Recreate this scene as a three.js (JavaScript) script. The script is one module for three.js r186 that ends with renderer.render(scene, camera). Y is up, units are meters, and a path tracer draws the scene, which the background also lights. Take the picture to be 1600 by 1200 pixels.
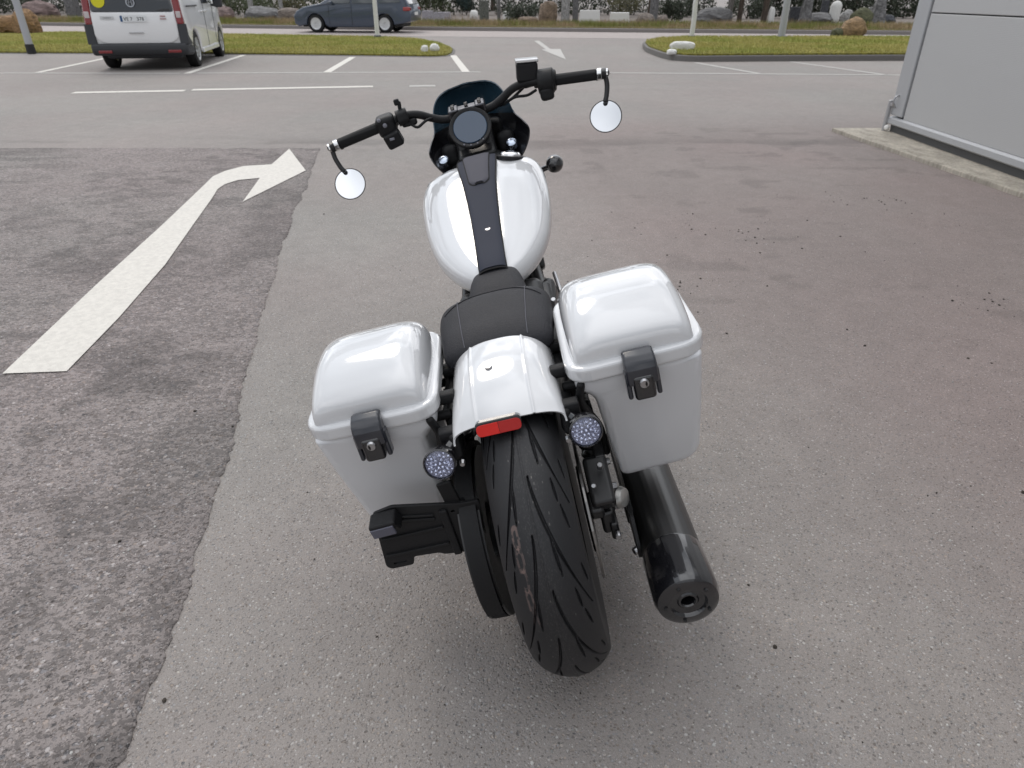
import * as THREE from 'three';
import { mergeGeometries, toCreasedNormals } from 'three/addons/utils/BufferGeometryUtils.js';
import { RoundedBoxGeometry } from 'three/addons/geometries/RoundedBoxGeometry.js';

// ---------------------------------------------------------------- camera, sky, sun, exposure
const scene = new THREE.Scene();
const camera = new THREE.PerspectiveCamera(58.11, 1024 / 768, 0.05, 900);
camera.position.set(0, 1.3, 0);
camera.rotation.x = -THREE.MathUtils.degToRad(29.46);
camera.focus = 1.45;
camera.userData.fStop = 9;

const SUN = new THREE.Vector3(-0.36, 0.76, -0.72).normalize();
const sun = new THREE.DirectionalLight(0xfff2e2, 0.62);
sun.position.copy(SUN).multiplyScalar(60);
sun.target.position.set(0, 0, -8);
sun.castShadow = true;
sun.shadow.radius = 36;
sun.shadow.mapSize.set(2048, 2048);
Object.assign(sun.shadow.camera, { left: -40, right: 40, top: 40, bottom: -40, near: 1, far: 160 });
scene.add(sun, sun.target);

const renderer = new THREE.WebGLRenderer({ antialias: true });
renderer.setSize(1024, 768);
renderer.toneMapping = THREE.LinearToneMapping;
renderer.toneMappingExposure = 1.06;
renderer.shadowMap.enabled = true;

// ---------------------------------------------------------------- seeded noise
function rng(seed) { let s = seed >>> 0; return () => { s = (s + 0x6D2B79F5) | 0; let t = Math.imul(s ^ (s >>> 15), 1 | s); t = (t + Math.imul(t ^ (t >>> 7), 61 | t)) ^ t; return ((t ^ (t >>> 14)) >>> 0) / 4294967296; }; }
function hash3(x, y, z) { let h = Math.imul(x | 0, 374761393) ^ Math.imul(y | 0, 668265263) ^ Math.imul(z | 0, 2147483647); h = Math.imul(h ^ (h >>> 13), 1274126177); return ((h ^ (h >>> 16)) >>> 0) / 4294967296; }
const sm = t => t * t * (3 - 2 * t), mix = (a, b, t) => a + (b - a) * t, clamp = (x, a = 0, b = 1) => Math.min(b, Math.max(a, x));
const step = (a, b, x) => sm(clamp((x - a) / (b - a)));
function n3(x, y, z) {
  const X = Math.floor(x), Y = Math.floor(y), Z = Math.floor(z), u = sm(x - X), v = sm(y - Y), w = sm(z - Z);
  const L = (a, b) => mix(mix(hash3(X, Y + a, Z + b), hash3(X + 1, Y + a, Z + b), u), 0, 0);
  return mix(mix(L(0, 0), L(1, 0), v), mix(L(0, 1), L(1, 1), v), w);
}
const fbm = (x, y, z, o = 4) => { let s = 0, a = 0.5, t = 0; for (let i = 0; i < o; i++) { s += a * n3(x, y, z + i * 7.3); t += a; x *= 2.03; y *= 2.03; z *= 2.03; a *= 0.5; } return s / t; };
function tn(x, y, P, seed) { // value noise that repeats every P cells
  const X = Math.floor(x), Y = Math.floor(y), u = sm(x - X), v = sm(y - Y), m = k => ((k % P) + P) % P;
  return mix(mix(hash3(m(X), m(Y), seed), hash3(m(X + 1), m(Y), seed), u), mix(hash3(m(X), m(Y + 1), seed), hash3(m(X + 1), m(Y + 1), seed), u), v);
}

{ // overcast sky, brighter towards the hidden sun
  const W = 1024, H = 512, d = new Float32Array(W * H * 4);
  for (let j = 0; j < H; j++) for (let i = 0; i < W; i++) {
    const el = ((j + 0.5) / H - 0.5) * Math.PI, az = ((i + 0.5) / W - 0.5) * 2 * Math.PI;
    const y = Math.sin(el), c = Math.cos(el), x = c * Math.cos(az), z = c * Math.sin(az);
    const h = Math.max(y, 0.02), q = 1 / (h + 0.22);
    const cl = fbm(x * q * 1.5 + 11, z * q * 1.5 + 5, 2.2, 5), cl2 = fbm(x * q * 4 + 31, z * q * 4 + 9, 6.2, 4);
    const ang = Math.acos(clamp(x * SUN.x + y * SUN.y + z * SUN.z, -1, 1));
    let L = 0.74 + 0.22 * h + 1.0 * Math.exp(-Math.pow(ang / 0.62, 2)) * (0.35 + 0.9 * step(0.43, 0.475, fbm(x * q * 2.6 + 3, z * q * 2.6 + 17, 4.2, 5))) + 0.18 * Math.exp(-Math.pow(ang / 1.5, 2));
    L *= 0.58 + 0.66 * step(0.38, 0.60, cl) + 0.26 * (cl2 - 0.5);
    const blue = 0.055 * (1 - step(0.32, 0.6, cl));
    const k = (j * W + i) * 4;
    d[k] = L * (0.975 - blue); d[k + 1] = L * (0.99); d[k + 2] = L * (1.03 + blue); d[k + 3] = 1;
  }
  const t = new THREE.DataTexture(d, W, H, THREE.RGBAFormat, THREE.FloatType);
  t.mapping = THREE.EquirectangularReflectionMapping; t.magFilter = THREE.LinearFilter; t.needsUpdate = true;
  scene.background = t; scene.environment = t;
}

// ---------------------------------------------------------------- helpers
const V = (x, y, z) => new THREE.Vector3(x, y, z), D2R = Math.PI / 180;
const taken = new Map();
function numbered(n) { const k = taken.get(n) || 0; taken.set(n, k + 1); return k ? `${n}_${String(k).padStart(3, '0')}` : n; }
function clean(g) { // positions, normals and uv only, not indexed
  g = g.index ? g.toNonIndexed() : g.clone();
  for (const k of Object.keys(g.attributes)) if (!['position', 'normal', 'uv'].includes(k)) g.deleteAttribute(k);
  if (!g.attributes.normal) g.computeVertexNormals();
  if (!g.attributes.uv) g.setAttribute('uv', new THREE.BufferAttribute(new Float32Array(g.attributes.position.count * 2), 2));
  g.morphAttributes = {}; return g;
}
const join = a => mergeGeometries(a.map(clean));
function map(g, fn, flip = false) { // move every vertex
  g = clean(g); const p = g.attributes.position, v = V(0, 0, 0);
  for (let i = 0; i < p.count; i++) { v.fromBufferAttribute(p, i); fn(v); p.setXYZ(i, v.x, v.y, v.z); }
  if (flip) for (const a of Object.values(g.attributes)) { const s = a.itemSize, A = a.array; for (let i = 0; i < a.count; i += 3) for (let k = 0; k < s; k++) { const t = A[(i + 1) * s + k]; A[(i + 1) * s + k] = A[(i + 2) * s + k]; A[(i + 2) * s + k] = t; } }
  g.computeVertexNormals(); return g;
}
const crease = (g, a = 0.6) => toCreasedNormals(g, a);
function mirror(g) { g = clean(g); const p = g.attributes.position, n = g.attributes.normal; for (let i = 0; i < p.count; i++) { p.setX(i, -p.getX(i)); n.setX(i, -n.getX(i)); }
  for (const a of Object.values(g.attributes)) { const s = a.itemSize, A = a.array; for (let i = 0; i < a.count; i += 3) for (let k = 0; k < s; k++) { const t = A[(i + 1) * s + k]; A[(i + 1) * s + k] = A[(i + 2) * s + k]; A[(i + 2) * s + k] = t; } } return g; }
const side = (g, s) => s < 0 ? mirror(g) : g;
function mesh(name, geo, mat, parent = scene) {
  const m = new THREE.Mesh(geo, mat); m.name = parent === scene ? numbered(name) : name; m.castShadow = m.receiveShadow = true; parent.add(m); return m;
}
function thing(name, label, category, pos = [0, 0, 0], turn = 0, group) {
  const o = new THREE.Group(); o.name = numbered(name); o.position.set(...pos); o.rotation.y = turn; scene.add(o);
  o.userData = { label, category }; if (group) o.userData.group = group; return o;
}
function tag(o, label, category, group) { o.userData = { label, category }; if (group) o.userData.group = group; return o; }
function struct(name, geo, mat) { const m = mesh(name, geo, mat); m.userData.kind = 'structure'; return m; }
const at = (g, x, y, z, rx = 0, ry = 0, rz = 0) => g.clone().applyMatrix4(new THREE.Matrix4().makeRotationFromEuler(new THREE.Euler(rx, ry, rz)).setPosition(x, y, z));
const rbox = (w, h, d, r = 0.004, s = 2) => new RoundedBoxGeometry(w, h, d, s, Math.min(r, w / 2.01, h / 2.01, d / 2.01));
const bx = (x, y, z, w, h, d, r = 0.004, rx = 0, ry = 0, rz = 0) => at(rbox(w, h, d, r), x, y, z, rx, ry, rz);
function rod(a, b, r0, r1 = r0, seg = 20) { // tapered round bar with closed, softened ends
  const A = V(...a), B = V(...b), L = A.distanceTo(B), e = Math.min(r0, r1, L / 4) * 0.25;
  const g = new THREE.LatheGeometry([[0, 0], [r0 - e, 0], [r0, e], [r1, L - e], [r1 - e, L], [0, L]].map(q => new THREE.Vector2(...q)), seg);
  const q = new THREE.Quaternion().setFromUnitVectors(V(0, 1, 0), B.clone().sub(A).normalize());
  return crease(clean(g), 0.7).applyMatrix4(new THREE.Matrix4().compose(A, q, V(1, 1, 1)));
}
function lathe(prof, seg, pos, axis = [0, 0, 1]) { // profile (radius, along axis)
  const g = crease(clean(new THREE.LatheGeometry(prof.map(q => new THREE.Vector2(...q)), seg)), 0.5);
  return g.applyMatrix4(new THREE.Matrix4().compose(V(...pos), new THREE.Quaternion().setFromUnitVectors(V(0, 1, 0), V(...axis).normalize()), V(1, 1, 1)));
}
function tube(pts, r, seg = 40, rad = 12, tension = 0.5) {
  const c = new THREE.CatmullRomCurve3(pts.map(q => V(...q)), false, 'catmullrom', tension);
  return join([new THREE.TubeGeometry(c, seg, r, rad), ...[pts[0], pts[pts.length - 1]].map(q => at(new THREE.SphereGeometry(r, rad, 6), ...q))]);
}
const ball = (x, y, z, r, sx = 1, sy = 1, sz = 1, s = 24) => at(new THREE.SphereGeometry(r, s, Math.ceil(s * 0.7)).scale(sx, sy, sz), x, y, z);
function surf(fn, nu, nv, closeV = false) {
  const P = [], UV = [], I = [], cols = closeV ? nv : nv + 1;
  for (let i = 0; i <= nu; i++) for (let j = 0; j < cols; j++) { const q = fn(i / nu, j / nv); P.push(q[0], q[1], q[2]); UV.push(i / nu, j / nv); }
  for (let i = 0; i < nu; i++) for (let j = 0; j < nv; j++) { const a = i * cols + j, b = i * cols + (j + 1) % cols, c = a + cols, d = b + cols; I.push(a, c, b, b, c, d); }
  const g = new THREE.BufferGeometry(); g.setAttribute('position', new THREE.Float32BufferAttribute(P, 3)); g.setAttribute('uv', new THREE.Float32BufferAttribute(UV, 2)); g.setIndex(I); g.computeVertexNormals(); return g;
}
function shell(fn, nu, nv, t) { // a sheet with thickness t, closed at its rim
  const out = surf(fn, nu, nv), n = out.attributes.normal, p = out.attributes.position, cols = nv + 1;
  const inner = out.clone(), ip = inner.attributes.position;
  for (let i = 0; i < p.count; i++) ip.setXYZ(i, p.getX(i) - n.getX(i) * t, p.getY(i) - n.getY(i) * t, p.getZ(i) - n.getZ(i) * t);
  const ix = inner.index.array; for (let i = 0; i < ix.length; i += 3) { const k = ix[i + 1]; ix[i + 1] = ix[i + 2]; ix[i + 2] = k; }
  inner.computeVertexNormals();
  const loop = []; for (let j = 0; j < nv; j++) loop.push(j); for (let i = 0; i < nu; i++) loop.push(i * cols + nv); for (let j = nv; j > 0; j--) loop.push(nu * cols + j); for (let i = nu; i > 0; i--) loop.push(i * cols);
  const rim = surf((u, v) => { const k = loop[Math.round(v * loop.length) % loop.length], s = u < 0.5 ? p : ip; return [s.getX(k), s.getY(k), s.getZ(k)]; }, 1, loop.length);
  return join([out, inner, crease(clean(rim), 0.9)]);
}
function table(rows) { // smooth interpolation of rows keyed by their first column
  const n = rows[0].length; const s = rows.slice().sort((a, b) => a[0] - b[0]);
  return z => { let i = 0; while (i < s.length - 2 && z > s[i + 1][0]) i++;
    const a = s[i], b = s[i + 1], t = clamp((z - a[0]) / (b[0] - a[0])), p = s[Math.max(0, i - 1)], q = s[Math.min(s.length - 1, i + 2)], o = [];
    for (let k = 1; k < n; k++) { const h = b[0] - a[0], m0 = i > 0 ? (b[k] - p[k]) / (b[0] - p[0]) * h : (b[k] - a[k]), m1 = i < s.length - 2 ? (q[k] - a[k]) / (q[0] - a[0]) * h : (b[k] - a[k]);
      const t2 = t * t, t3 = t2 * t; o.push((2 * t3 - 3 * t2 + 1) * a[k] + (t3 - 2 * t2 + t) * m0 + (3 * t2 - 2 * t3) * b[k] + (t3 - t2) * m1); }
    return o; };
}
const sp = (c, e) => Math.sign(c) * Math.pow(Math.abs(c), e);
function loft(rows, n, nu, nv, exp = 2.6, expLow = 2.2) { // rows: z, half width, top, middle, bottom
  const T = table(rows), z0 = rows[0][0], z1 = rows[rows.length - 1][0];
  return surf((u, v) => { const z = mix(z0, z1, 0.5 - 0.5 * Math.cos(Math.PI * u)), [w, yt, yc, yb] = T(z), a = v * 2 * Math.PI, e = Math.sin(a) >= 0 ? exp : expLow;
    return [Math.max(w, 0) * sp(Math.cos(a), 2 / e), yc + sp(Math.sin(a), 2 / e) * (Math.sin(a) >= 0 ? yt - yc : yc - yb), z]; }, nu, nv, true);
}
function poly(pts) { const s = new THREE.Shape(); pts.forEach((q, i) => i ? s.lineTo(...q) : s.moveTo(...q)); s.closePath(); return s; }
function rounded(pts, r, seg = 5) { // polygon with rounded corners; r may be a list
  const n = pts.length, s = [];
  pts.forEach((q, i) => { const R = Array.isArray(r) ? r[i] : r, p = pts[(i + n - 1) % n], t = pts[(i + 1) % n]; if (!R) { s.push(q); return; }
    const a = [p[0] - q[0], p[1] - q[1]], b = [t[0] - q[0], t[1] - q[1]], la = Math.hypot(...a), lb = Math.hypot(...b), d = Math.min(R, la * 0.48, lb * 0.48);
    const A = [q[0] + a[0] / la * d, q[1] + a[1] / la * d], B = [q[0] + b[0] / lb * d, q[1] + b[1] / lb * d];
    for (let k = 0; k <= seg; k++) { const u = k / seg; s.push([(1 - u) * (1 - u) * A[0] + 2 * u * (1 - u) * q[0] + u * u * B[0], (1 - u) * (1 - u) * A[1] + 2 * u * (1 - u) * q[1] + u * u * B[1]]); } });
  return s;
}
const ext = (shape, depth, bevel = 0.003, bs = 2, steps = 1) => clean(new THREE.ExtrudeGeometry(shape, { depth, steps, bevelEnabled: bevel > 0, bevelSize: bevel, bevelThickness: bevel, bevelSegments: bs, bevelOffset: -bevel, curveSegments: 16 }));

// ---------------------------------------------------------------- computed textures
function dataTex(w, h, fn, srgb = true, repeat = true) {
  const d = new Uint8Array(w * h * 4);
  for (let j = 0; j < h; j++) for (let i = 0; i < w; i++) { const q = fn(i, j), k = (j * w + i) * 4; if (typeof q === 'number') d[k] = d[k + 1] = d[k + 2] = clamp(q, 0, 255); else { d[k] = clamp(q[0], 0, 255); d[k + 1] = clamp(q[1], 0, 255); d[k + 2] = clamp(q[2], 0, 255); } d[k + 3] = 255; }
  const t = new THREE.DataTexture(d, w, h); t.magFilter = THREE.LinearFilter; t.minFilter = THREE.LinearMipmapLinearFilter; t.generateMipmaps = true;
  if (repeat) t.wrapS = t.wrapT = THREE.RepeatWrapping; if (srgb) t.colorSpace = THREE.SRGBColorSpace; t.needsUpdate = true; return t;
}
const lin2s = c => 255 * (c <= 0.0031308 ? 12.92 * c : 1.055 * Math.pow(c, 1 / 2.4) - 0.055);
function asphaltTiles(N, seed, o) { // aggregate in binder: colour and height, both repeating
  const R = rng(seed), alb = new Float32Array(N * N), hgt = new Float32Array(N * N), warm = new Float32Array(N * N);
  for (let j = 0; j < N; j++) for (let i = 0; i < N; i++) { const k = j * N + i; alb[k] = o.base * (0.74 + 0.44 * hash3(i, j, seed)); hgt[k] = 0.25 + 0.15 * tn(i / 4, j / 4, N / 4, seed + 1); }
  for (let s = 0; s < o.stones; s++) {
    const cx = R() * N, cy = R() * N, big = Math.pow(R(), 3.2), r = o.r0 + (o.r1 - o.r0) * big, a = R() * Math.PI, el = 0.55 + 0.45 * R(), ca = Math.cos(a), sa = Math.sin(a);
    const q = R(), br = q < o.light ? 1.5 + 1.5 * R() : q < o.light + 0.12 ? 0.45 + 0.3 * R() : 0.66 + 0.7 * R(), wm = R() - 0.5, top = 0.5 + 0.4 * R();
    for (let y = Math.floor(cy - r); y <= cy + r; y++) for (let x = Math.floor(cx - r); x <= cx + r; x++) {
      const dx = x - cx, dy = y - cy, ux = (dx * ca + dy * sa) / r, uy = (-dx * sa + dy * ca) / (r * el), dd = ux * ux + uy * uy + 0.25 * (hash3(x, y, s & 255) - 0.5);
      if (dd < 1) { const k = (((y % N) + N) % N) * N + (((x % N) + N) % N), e = step(1, 0.6, dd); alb[k] = mix(alb[k], o.base * br * (0.93 + 0.14 * hash3(x, y, 5)), e); hgt[k] = Math.max(hgt[k], mix(hgt[k], top, e)); warm[k] = mix(warm[k], wm, e); }
    }
  }
  for (let j = 0; j < N; j++) for (let i = 0; i < N; i++) { const k = j * N + i;
    const m = 0.5 * tn(i / 64, j / 64, N / 64, seed + 3) + 0.3 * tn(i / 24, j / 24, N / 24 | 0, seed + 4) + 0.2 * tn(i / 11, j / 11, N / 11 | 0, seed + 6);
    alb[k] *= 0.9 + 0.2 * m;
    if (o.pits) { const big = step(0.38, 0.62, 0.6 * tn(i / 128, j / 128, N / 128, seed + 8) + 0.4 * tn(i / 50, j / 50, N / 50 | 0, seed + 9));
      const f = 0.42 * tn(i / 11, j / 7, N / 11 | 0, seed + 10) + 0.34 * tn(i / 4.5, j / 3, N / 4.5 | 0, seed + 11) + 0.24 * hash3(i >> 1, j >> 1, seed);
      const t = step(0.60 - 0.15 * big, 0.53 - 0.15 * big, 1 - f - 0.02); const pit = step(0.545, 0.61, f + 0.09 * big - 0.005); alb[k] *= mix(1, 0.38, pit * o.pits); hgt[k] *= mix(1, 0.25, pit * o.pits); } }
  const map = dataTex(N, N, (i, j) => { const k = j * N + i, a = alb[k], w = warm[k] * 0.16; return [lin2s(a * (1.035 + w)), lin2s(a * (0.985)), lin2s(a * (0.965 - w))]; });
  const bump = dataTex(N, N, (i, j) => 255 * hgt[j * N + i], false);
  return { map, bump };
}
const newTar = asphaltTiles(2048, 11, { base: 0.62, stones: 170000, r0: 1.1, r1: 3.3, light: 0.12 });
const oldTar = asphaltTiles(2048, 23, { base: 0.62, stones: 130000, r0: 1.2, r1: 4.6, light: 0.12, pits: 0.66 });
const speck = dataTex(512, 512, (i, j) => 236 + 16 * (tn(i / 8, j / 8, 64, 3) - 0.5) + 18 * (hash3(i, j, 4) - 0.5));
const fine = dataTex(256, 256, (i, j) => 255 * (0.6 * hash3(i, j, 8) + 0.4 * tn(i / 4, j / 4, 64, 9)), false);
const leather = dataTex(512, 512, (i, j) => { const a = tn(i / 9, j / 9, 57, 12), b = tn(i / 5, j / 5, 102, 13); return 255 * clamp(0.25 + 1.6 * Math.abs(a - 0.5) + 0.5 * b); }, false);
function rep(t, x, y = x) { const c = t.clone(); c.repeat.set(x, y); c.needsUpdate = true; return c; }

// ---------------------------------------------------------------- materials
const std = (r, g, b, rough = 0.6, metal = 0, more = {}) => { const { ...m } = more; const k = new THREE.MeshStandardMaterial({ roughness: rough, metalness: metal, ...m }); k.color.setRGB(r, g, b); return k; };
const phys = (r, g, b, more = {}) => { const k = new THREE.MeshPhysicalMaterial(more); k.color.setRGB(r, g, b); return k; };
const M = {
  white: phys(0.655, 0.66, 0.67, { roughness: 0.08, ior: 1.75, clearcoat: 1, clearcoatRoughness: 0.012 }),
  bagWhite: phys(0.71, 0.715, 0.73, { roughness: 0.42, clearcoat: 0.5, clearcoatRoughness: 0.12 }),
  black: phys(0.010, 0.010, 0.011, { roughness: 0.45, specularIntensity: 0.6, bumpMap: rep(fine, 6), bumpScale: 0.0003 }),
  satin: phys(0.012, 0.012, 0.013, { roughness: 0.36, metalness: 0.0, clearcoat: 0.25, clearcoatRoughness: 0.3 }),
  gloss: phys(0.008, 0.008, 0.010, { roughness: 0.25, clearcoat: 1, clearcoatRoughness: 0.03 }),
  latch: phys(0.020, 0.022, 0.030, { roughness: 0.32, clearcoat: 0.7, clearcoatRoughness: 0.10 }),
  dash: phys(0.036, 0.040, 0.056, { roughness: 0.6, specularIntensity: 0.25 }),
  dashPanel: phys(0.085, 0.084, 0.100, { roughness: 0.7, specularIntensity: 0.4 }),
  plastic: phys(0.013, 0.013, 0.014, { roughness: 0.5, specularIntensity: 0.6, bumpMap: rep(fine, 4), bumpScale: 0.0004 }),
  rubber: phys(0.011, 0.011, 0.012, { roughness: 0.7, specularIntensity: 0.6 }),
  leather: phys(0.021, 0.021, 0.025, { roughness: 0.55, specularIntensity: 0.55, bumpMap: rep(leather, 3, 3), bumpScale: 0.0006 }),
  stitch: std(0.20, 0.20, 0.23, 0.7), seatStitch: std(0.085, 0.085, 0.10, 0.7),
  chrome: std(0.78, 0.78, 0.78, 0.12, 1),
  steel: std(0.45, 0.45, 0.46, 0.32, 1),
  disc: std(0.30, 0.29, 0.28, 0.3, 1),
  mirror: std(0.93, 0.94, 0.96, 0.015, 1),
  glassBlack: phys(0.012, 0.040, 0.085, { roughness: 0.12, clearcoat: 1, clearcoatRoughness: 0.02 }),
  screen: phys(0.022, 0.050, 0.075, { roughness: 0.14, clearcoat: 1, clearcoatRoughness: 0.04 }),
  red: phys(0.72, 0.012, 0.006, { roughness: 0.4, clearcoat: 0.4, clearcoatRoughness: 0.05 }),
  redDeep: phys(0.46, 0.008, 0.006, { roughness: 0.4, clearcoat: 0.4, clearcoatRoughness: 0.06 }),
  led: std(0.78, 0.80, 0.88, 0.2, 0.85),
  ledDark: std(0.24, 0.25, 0.31, 0.3, 0.6),
  lens: phys(0.95, 0.96, 1.0, { roughness: 0.04, transmission: 1, thickness: 0, ior: 1.45 }),
  paint: std(0.80, 0.765, 0.70, 0.7, 0, { bumpMap: rep(newTar.bump, 1 / 3), bumpScale: 0.002, map: speck }),
  paintOld: std(0.58, 0.56, 0.53, 0.8, 0, { bumpMap: rep(newTar.bump, 1 / 3), bumpScale: 0.003, map: speck }),
};

// ---------------------------------------------------------------- ground
const seam = z => { const t = table([[-9, -2.2], [-6.92, -1.85], [-5.44, -1.6], [-4.48, -1.45], [-3.57, -1.28], [-2.7, -1.11], [-2.07, -0.97], [-1.55, -0.86], [-1.24, -0.81], [-1.01, -0.785], [-0.8, -0.77], [0, -0.72], [3, -0.6], [14, -0.2]]); return t(z)[0]; };
function axis(parts) { const a = []; for (const [from, to, d] of parts) { const n = Math.round(Math.abs(to - from) / d); for (let i = 0; i < n; i++) a.push(mix(from, to, i / n)); } a.push(parts[parts.length - 1][1]); return a; }
function sheet(xs, zs, y, tint) {
  const P = [], C = [], U = [], I = [], w = xs.length;
  for (const z of zs) for (const x of xs) { P.push(x, y, z); const c = tint(x, z); C.push(...c); U.push(x / 2.4, z / 2.4); }
  for (let j = 0; j < zs.length - 1; j++) for (let i = 0; i < w - 1; i++) { const a = j * w + i; I.push(a, a + 1, a + w, a + 1, a + w + 1, a + w); }
  const g = new THREE.BufferGeometry(); g.setAttribute('position', new THREE.Float32BufferAttribute(P, 3)); g.setAttribute('color', new THREE.Float32BufferAttribute(C, 3)); g.setAttribute('uv', new THREE.Float32BufferAttribute(U, 2)); g.setIndex(I); g.computeVertexNormals(); return g;
}
const tarMat = new THREE.MeshStandardMaterial({ map: newTar.map, bumpMap: newTar.bump, bumpScale: 0.0032, roughness: 0.78, vertexColors: true });
const oldMat = new THREE.MeshStandardMaterial({ map: oldTar.map, bumpMap: oldTar.bump, bumpScale: 0.007, roughness: 0.8, vertexColors: true });
const groundTint = (x, z) => {
  const a = fbm(x * 0.5 + 7, z * 0.5, 1, 4), b = fbm(x * 1.7, z * 1.7 + 3, 4, 4), c = fbm(x * 9, z * 9, 2, 3);
  let v = 0.425 * (0.86 + 0.2 * a + 0.10 * b + 0.06 * (c - 0.5));
  // older, browner surfacing towards the hall, with dark scuffs and stains that have outlines of their own
  const r = step(0.15, 1.5, x + 1.1 * (a - 0.5) - 0.15 * (z + 3)) * step(-9.2, -7.4, z + 0.5 * (b - 0.5));
  v *= mix(1, 0.83, r);
  const st = step(0.60, 0.68, fbm(x * 4.2 + 40, z * 6.1, 9, 5)) * step(0.42, 0.6, fbm(x * 0.7, z * 0.8 + 20, 3, 3)); v *= 1 - 0.17 * st * (0.25 + 0.75 * r);
  const band = Math.exp(-Math.pow((z + 7.15 + 0.25 * (b - 0.5)) / 0.28, 2)) * step(0.45, 0.62, fbm(x * 1.3, z * 4, 8, 4)); v *= 1 - 0.26 * band;
  const pinky = 0.028 * r + 0.05 * (fbm(x * 0.9 + 3, z * 0.9, 30, 3) - 0.5) * 1.6;
  if (z < -8.6) v *= 0.98 + 0.08 * (fbm(x * 0.3, z * 2.2, 14, 3) - 0.5);
  const k = clamp(0.22 + r); return [v * (1.012 + pinky + 0.02 * k), v * mix(0.975, 0.938, k) - v * pinky * 0.3, v * mix(0.928, 0.892, k) - v * pinky * 0.2];
};
struct('ground', sheet(axis([[-400, -60, 40], [-60, -8, 1.3], [-8, -3, 0.12], [-3, 4.2, 0.035], [4.2, 9, 0.16], [9, 60, 1.3], [60, 400, 40]]), axis([[-500, -70, 40], [-70, -16, 0.7], [-16, -8.5, 0.1], [-8.5, 0.3, 0.035], [0.3, 4, 0.2], [4, 40, 3], [40, 200, 40]]), 0, groundTint), tarMat);
{ // worn older strip with a ragged edge, laid 4 mm proud and turned down at its rim
  const zs = axis([[-6.92, 0.3, 0.018], [0.3, 14, 0.2]]), us = axis([[0, 0.72, 0.04], [0.72, 1, 0.0028]]), P = [], C = [], U = [], I = [];
  const push = (x, y, z) => { P.push(x, y, z); U.push(x / 3.1 + 0.3, z / 3.1); const a = fbm(x * 0.8, z * 0.8, 5, 4), b = fbm(x * 3, z * 3, 15, 4), k = fbm(x * 1.4, z * 0.5 + 9, 25, 3);
    const edge = step(0.42, 0.60, 0.62 * k + 0.55 * Math.exp(-Math.pow((seam(z) - x) / 0.42, 2)));
    const tarClump = 0.26 * step(0.52, 0.60, fbm(x * 7, z * 11, 61, 4)) * step(0.40, 0.58, fbm(x * 1.6 + 5, z * 1.6, 71, 3)); const v = (1 - tarClump) * 0.42 * (0.84 + 0.3 * a + 0.16 * (b - 0.5)) * mix(1, 0.76, edge * step(0.35, 0.55, b)), pk = 0.07 * (fbm(x * 1.1, z * 1.1, 44, 3) - 0.42);
    C.push(v * (1.02 + pk), v * (0.95 - pk * 0.4), v * 0.92); };
  zs.forEach((z, j) => { const e = seam(z) + 0.05 * (fbm(z * 5, 3, 1, 4) - 0.5) + 0.013 * (hash3(j, 2, 7) - 0.5); us.forEach(u => push(-9 + (e + 9) * u, 0.004, z + (j === 0 ? 0.05 * (fbm(u * 90, 1, 2, 3) - 0.5) : 0))); push(e + 0.002, -0.004, z); });
  const w = us.length + 1; for (let j = 0; j < zs.length - 1; j++) for (let i = 0; i < w - 1; i++) { const a = j * w + i; I.push(a, a + 1, a + w, a + 1, a + w + 1, a + w); }
  const g = new THREE.BufferGeometry(); g.setAttribute('position', new THREE.Float32BufferAttribute(P, 3)); g.setAttribute('color', new THREE.Float32BufferAttribute(C, 3)); g.setAttribute('uv', new THREE.Float32BufferAttribute(U, 2)); g.setIndex(I); g.computeVertexNormals();
  struct('worn_asphalt', g, oldMat);
}
function flat(pts, y, hole) { // paint sheet on the ground from world x, z points
  const g = new THREE.ShapeGeometry(poly(pts.map(([x, z]) => [x, -z])), 8); const q = clean(g); q.rotateX(-Math.PI / 2); q.translate(0, y, 0);
  const p = q.attributes.position, u = q.attributes.uv; for (let i = 0; i < p.count; i++) u.setXY(i, p.getX(i), p.getZ(i)); return q;
}
function strip(a, b, w, y) { const d = [b[0] - a[0], b[1] - a[1]], L = Math.hypot(...d), n = [-d[1] / L * w / 2, d[0] / L * w / 2]; return flat([[a[0] + n[0], a[1] + n[1]], [b[0] + n[0], b[1] + n[1]], [b[0] - n[0], b[1] - n[1]], [a[0] - n[0], a[1] - n[1]]], y); }
tag(mesh('direction_arrow', flat([[-1.99, -2.37], [-1.75, -2.39], [-1.80, -2.9], [-1.90, -3.62], [-2.04, -4.33], [-2.17, -5.0], [-2.235, -5.3], [-2.235, -5.45], [-2.18, -5.59], [-2.03, -5.66], [-1.92, -4.93], [-1.73, -5.93], [-2.13, -6.86], [-2.09, -6.17], [-2.31, -6.1], [-2.40, -5.92], [-2.43, -5.72], [-2.39, -5.45], [-2.24, -4.33], [-2.12, -3.32]], 0.0085), M.paint), 'large white right-turn arrow painted on the worn dark asphalt', 'road marking');
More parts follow.
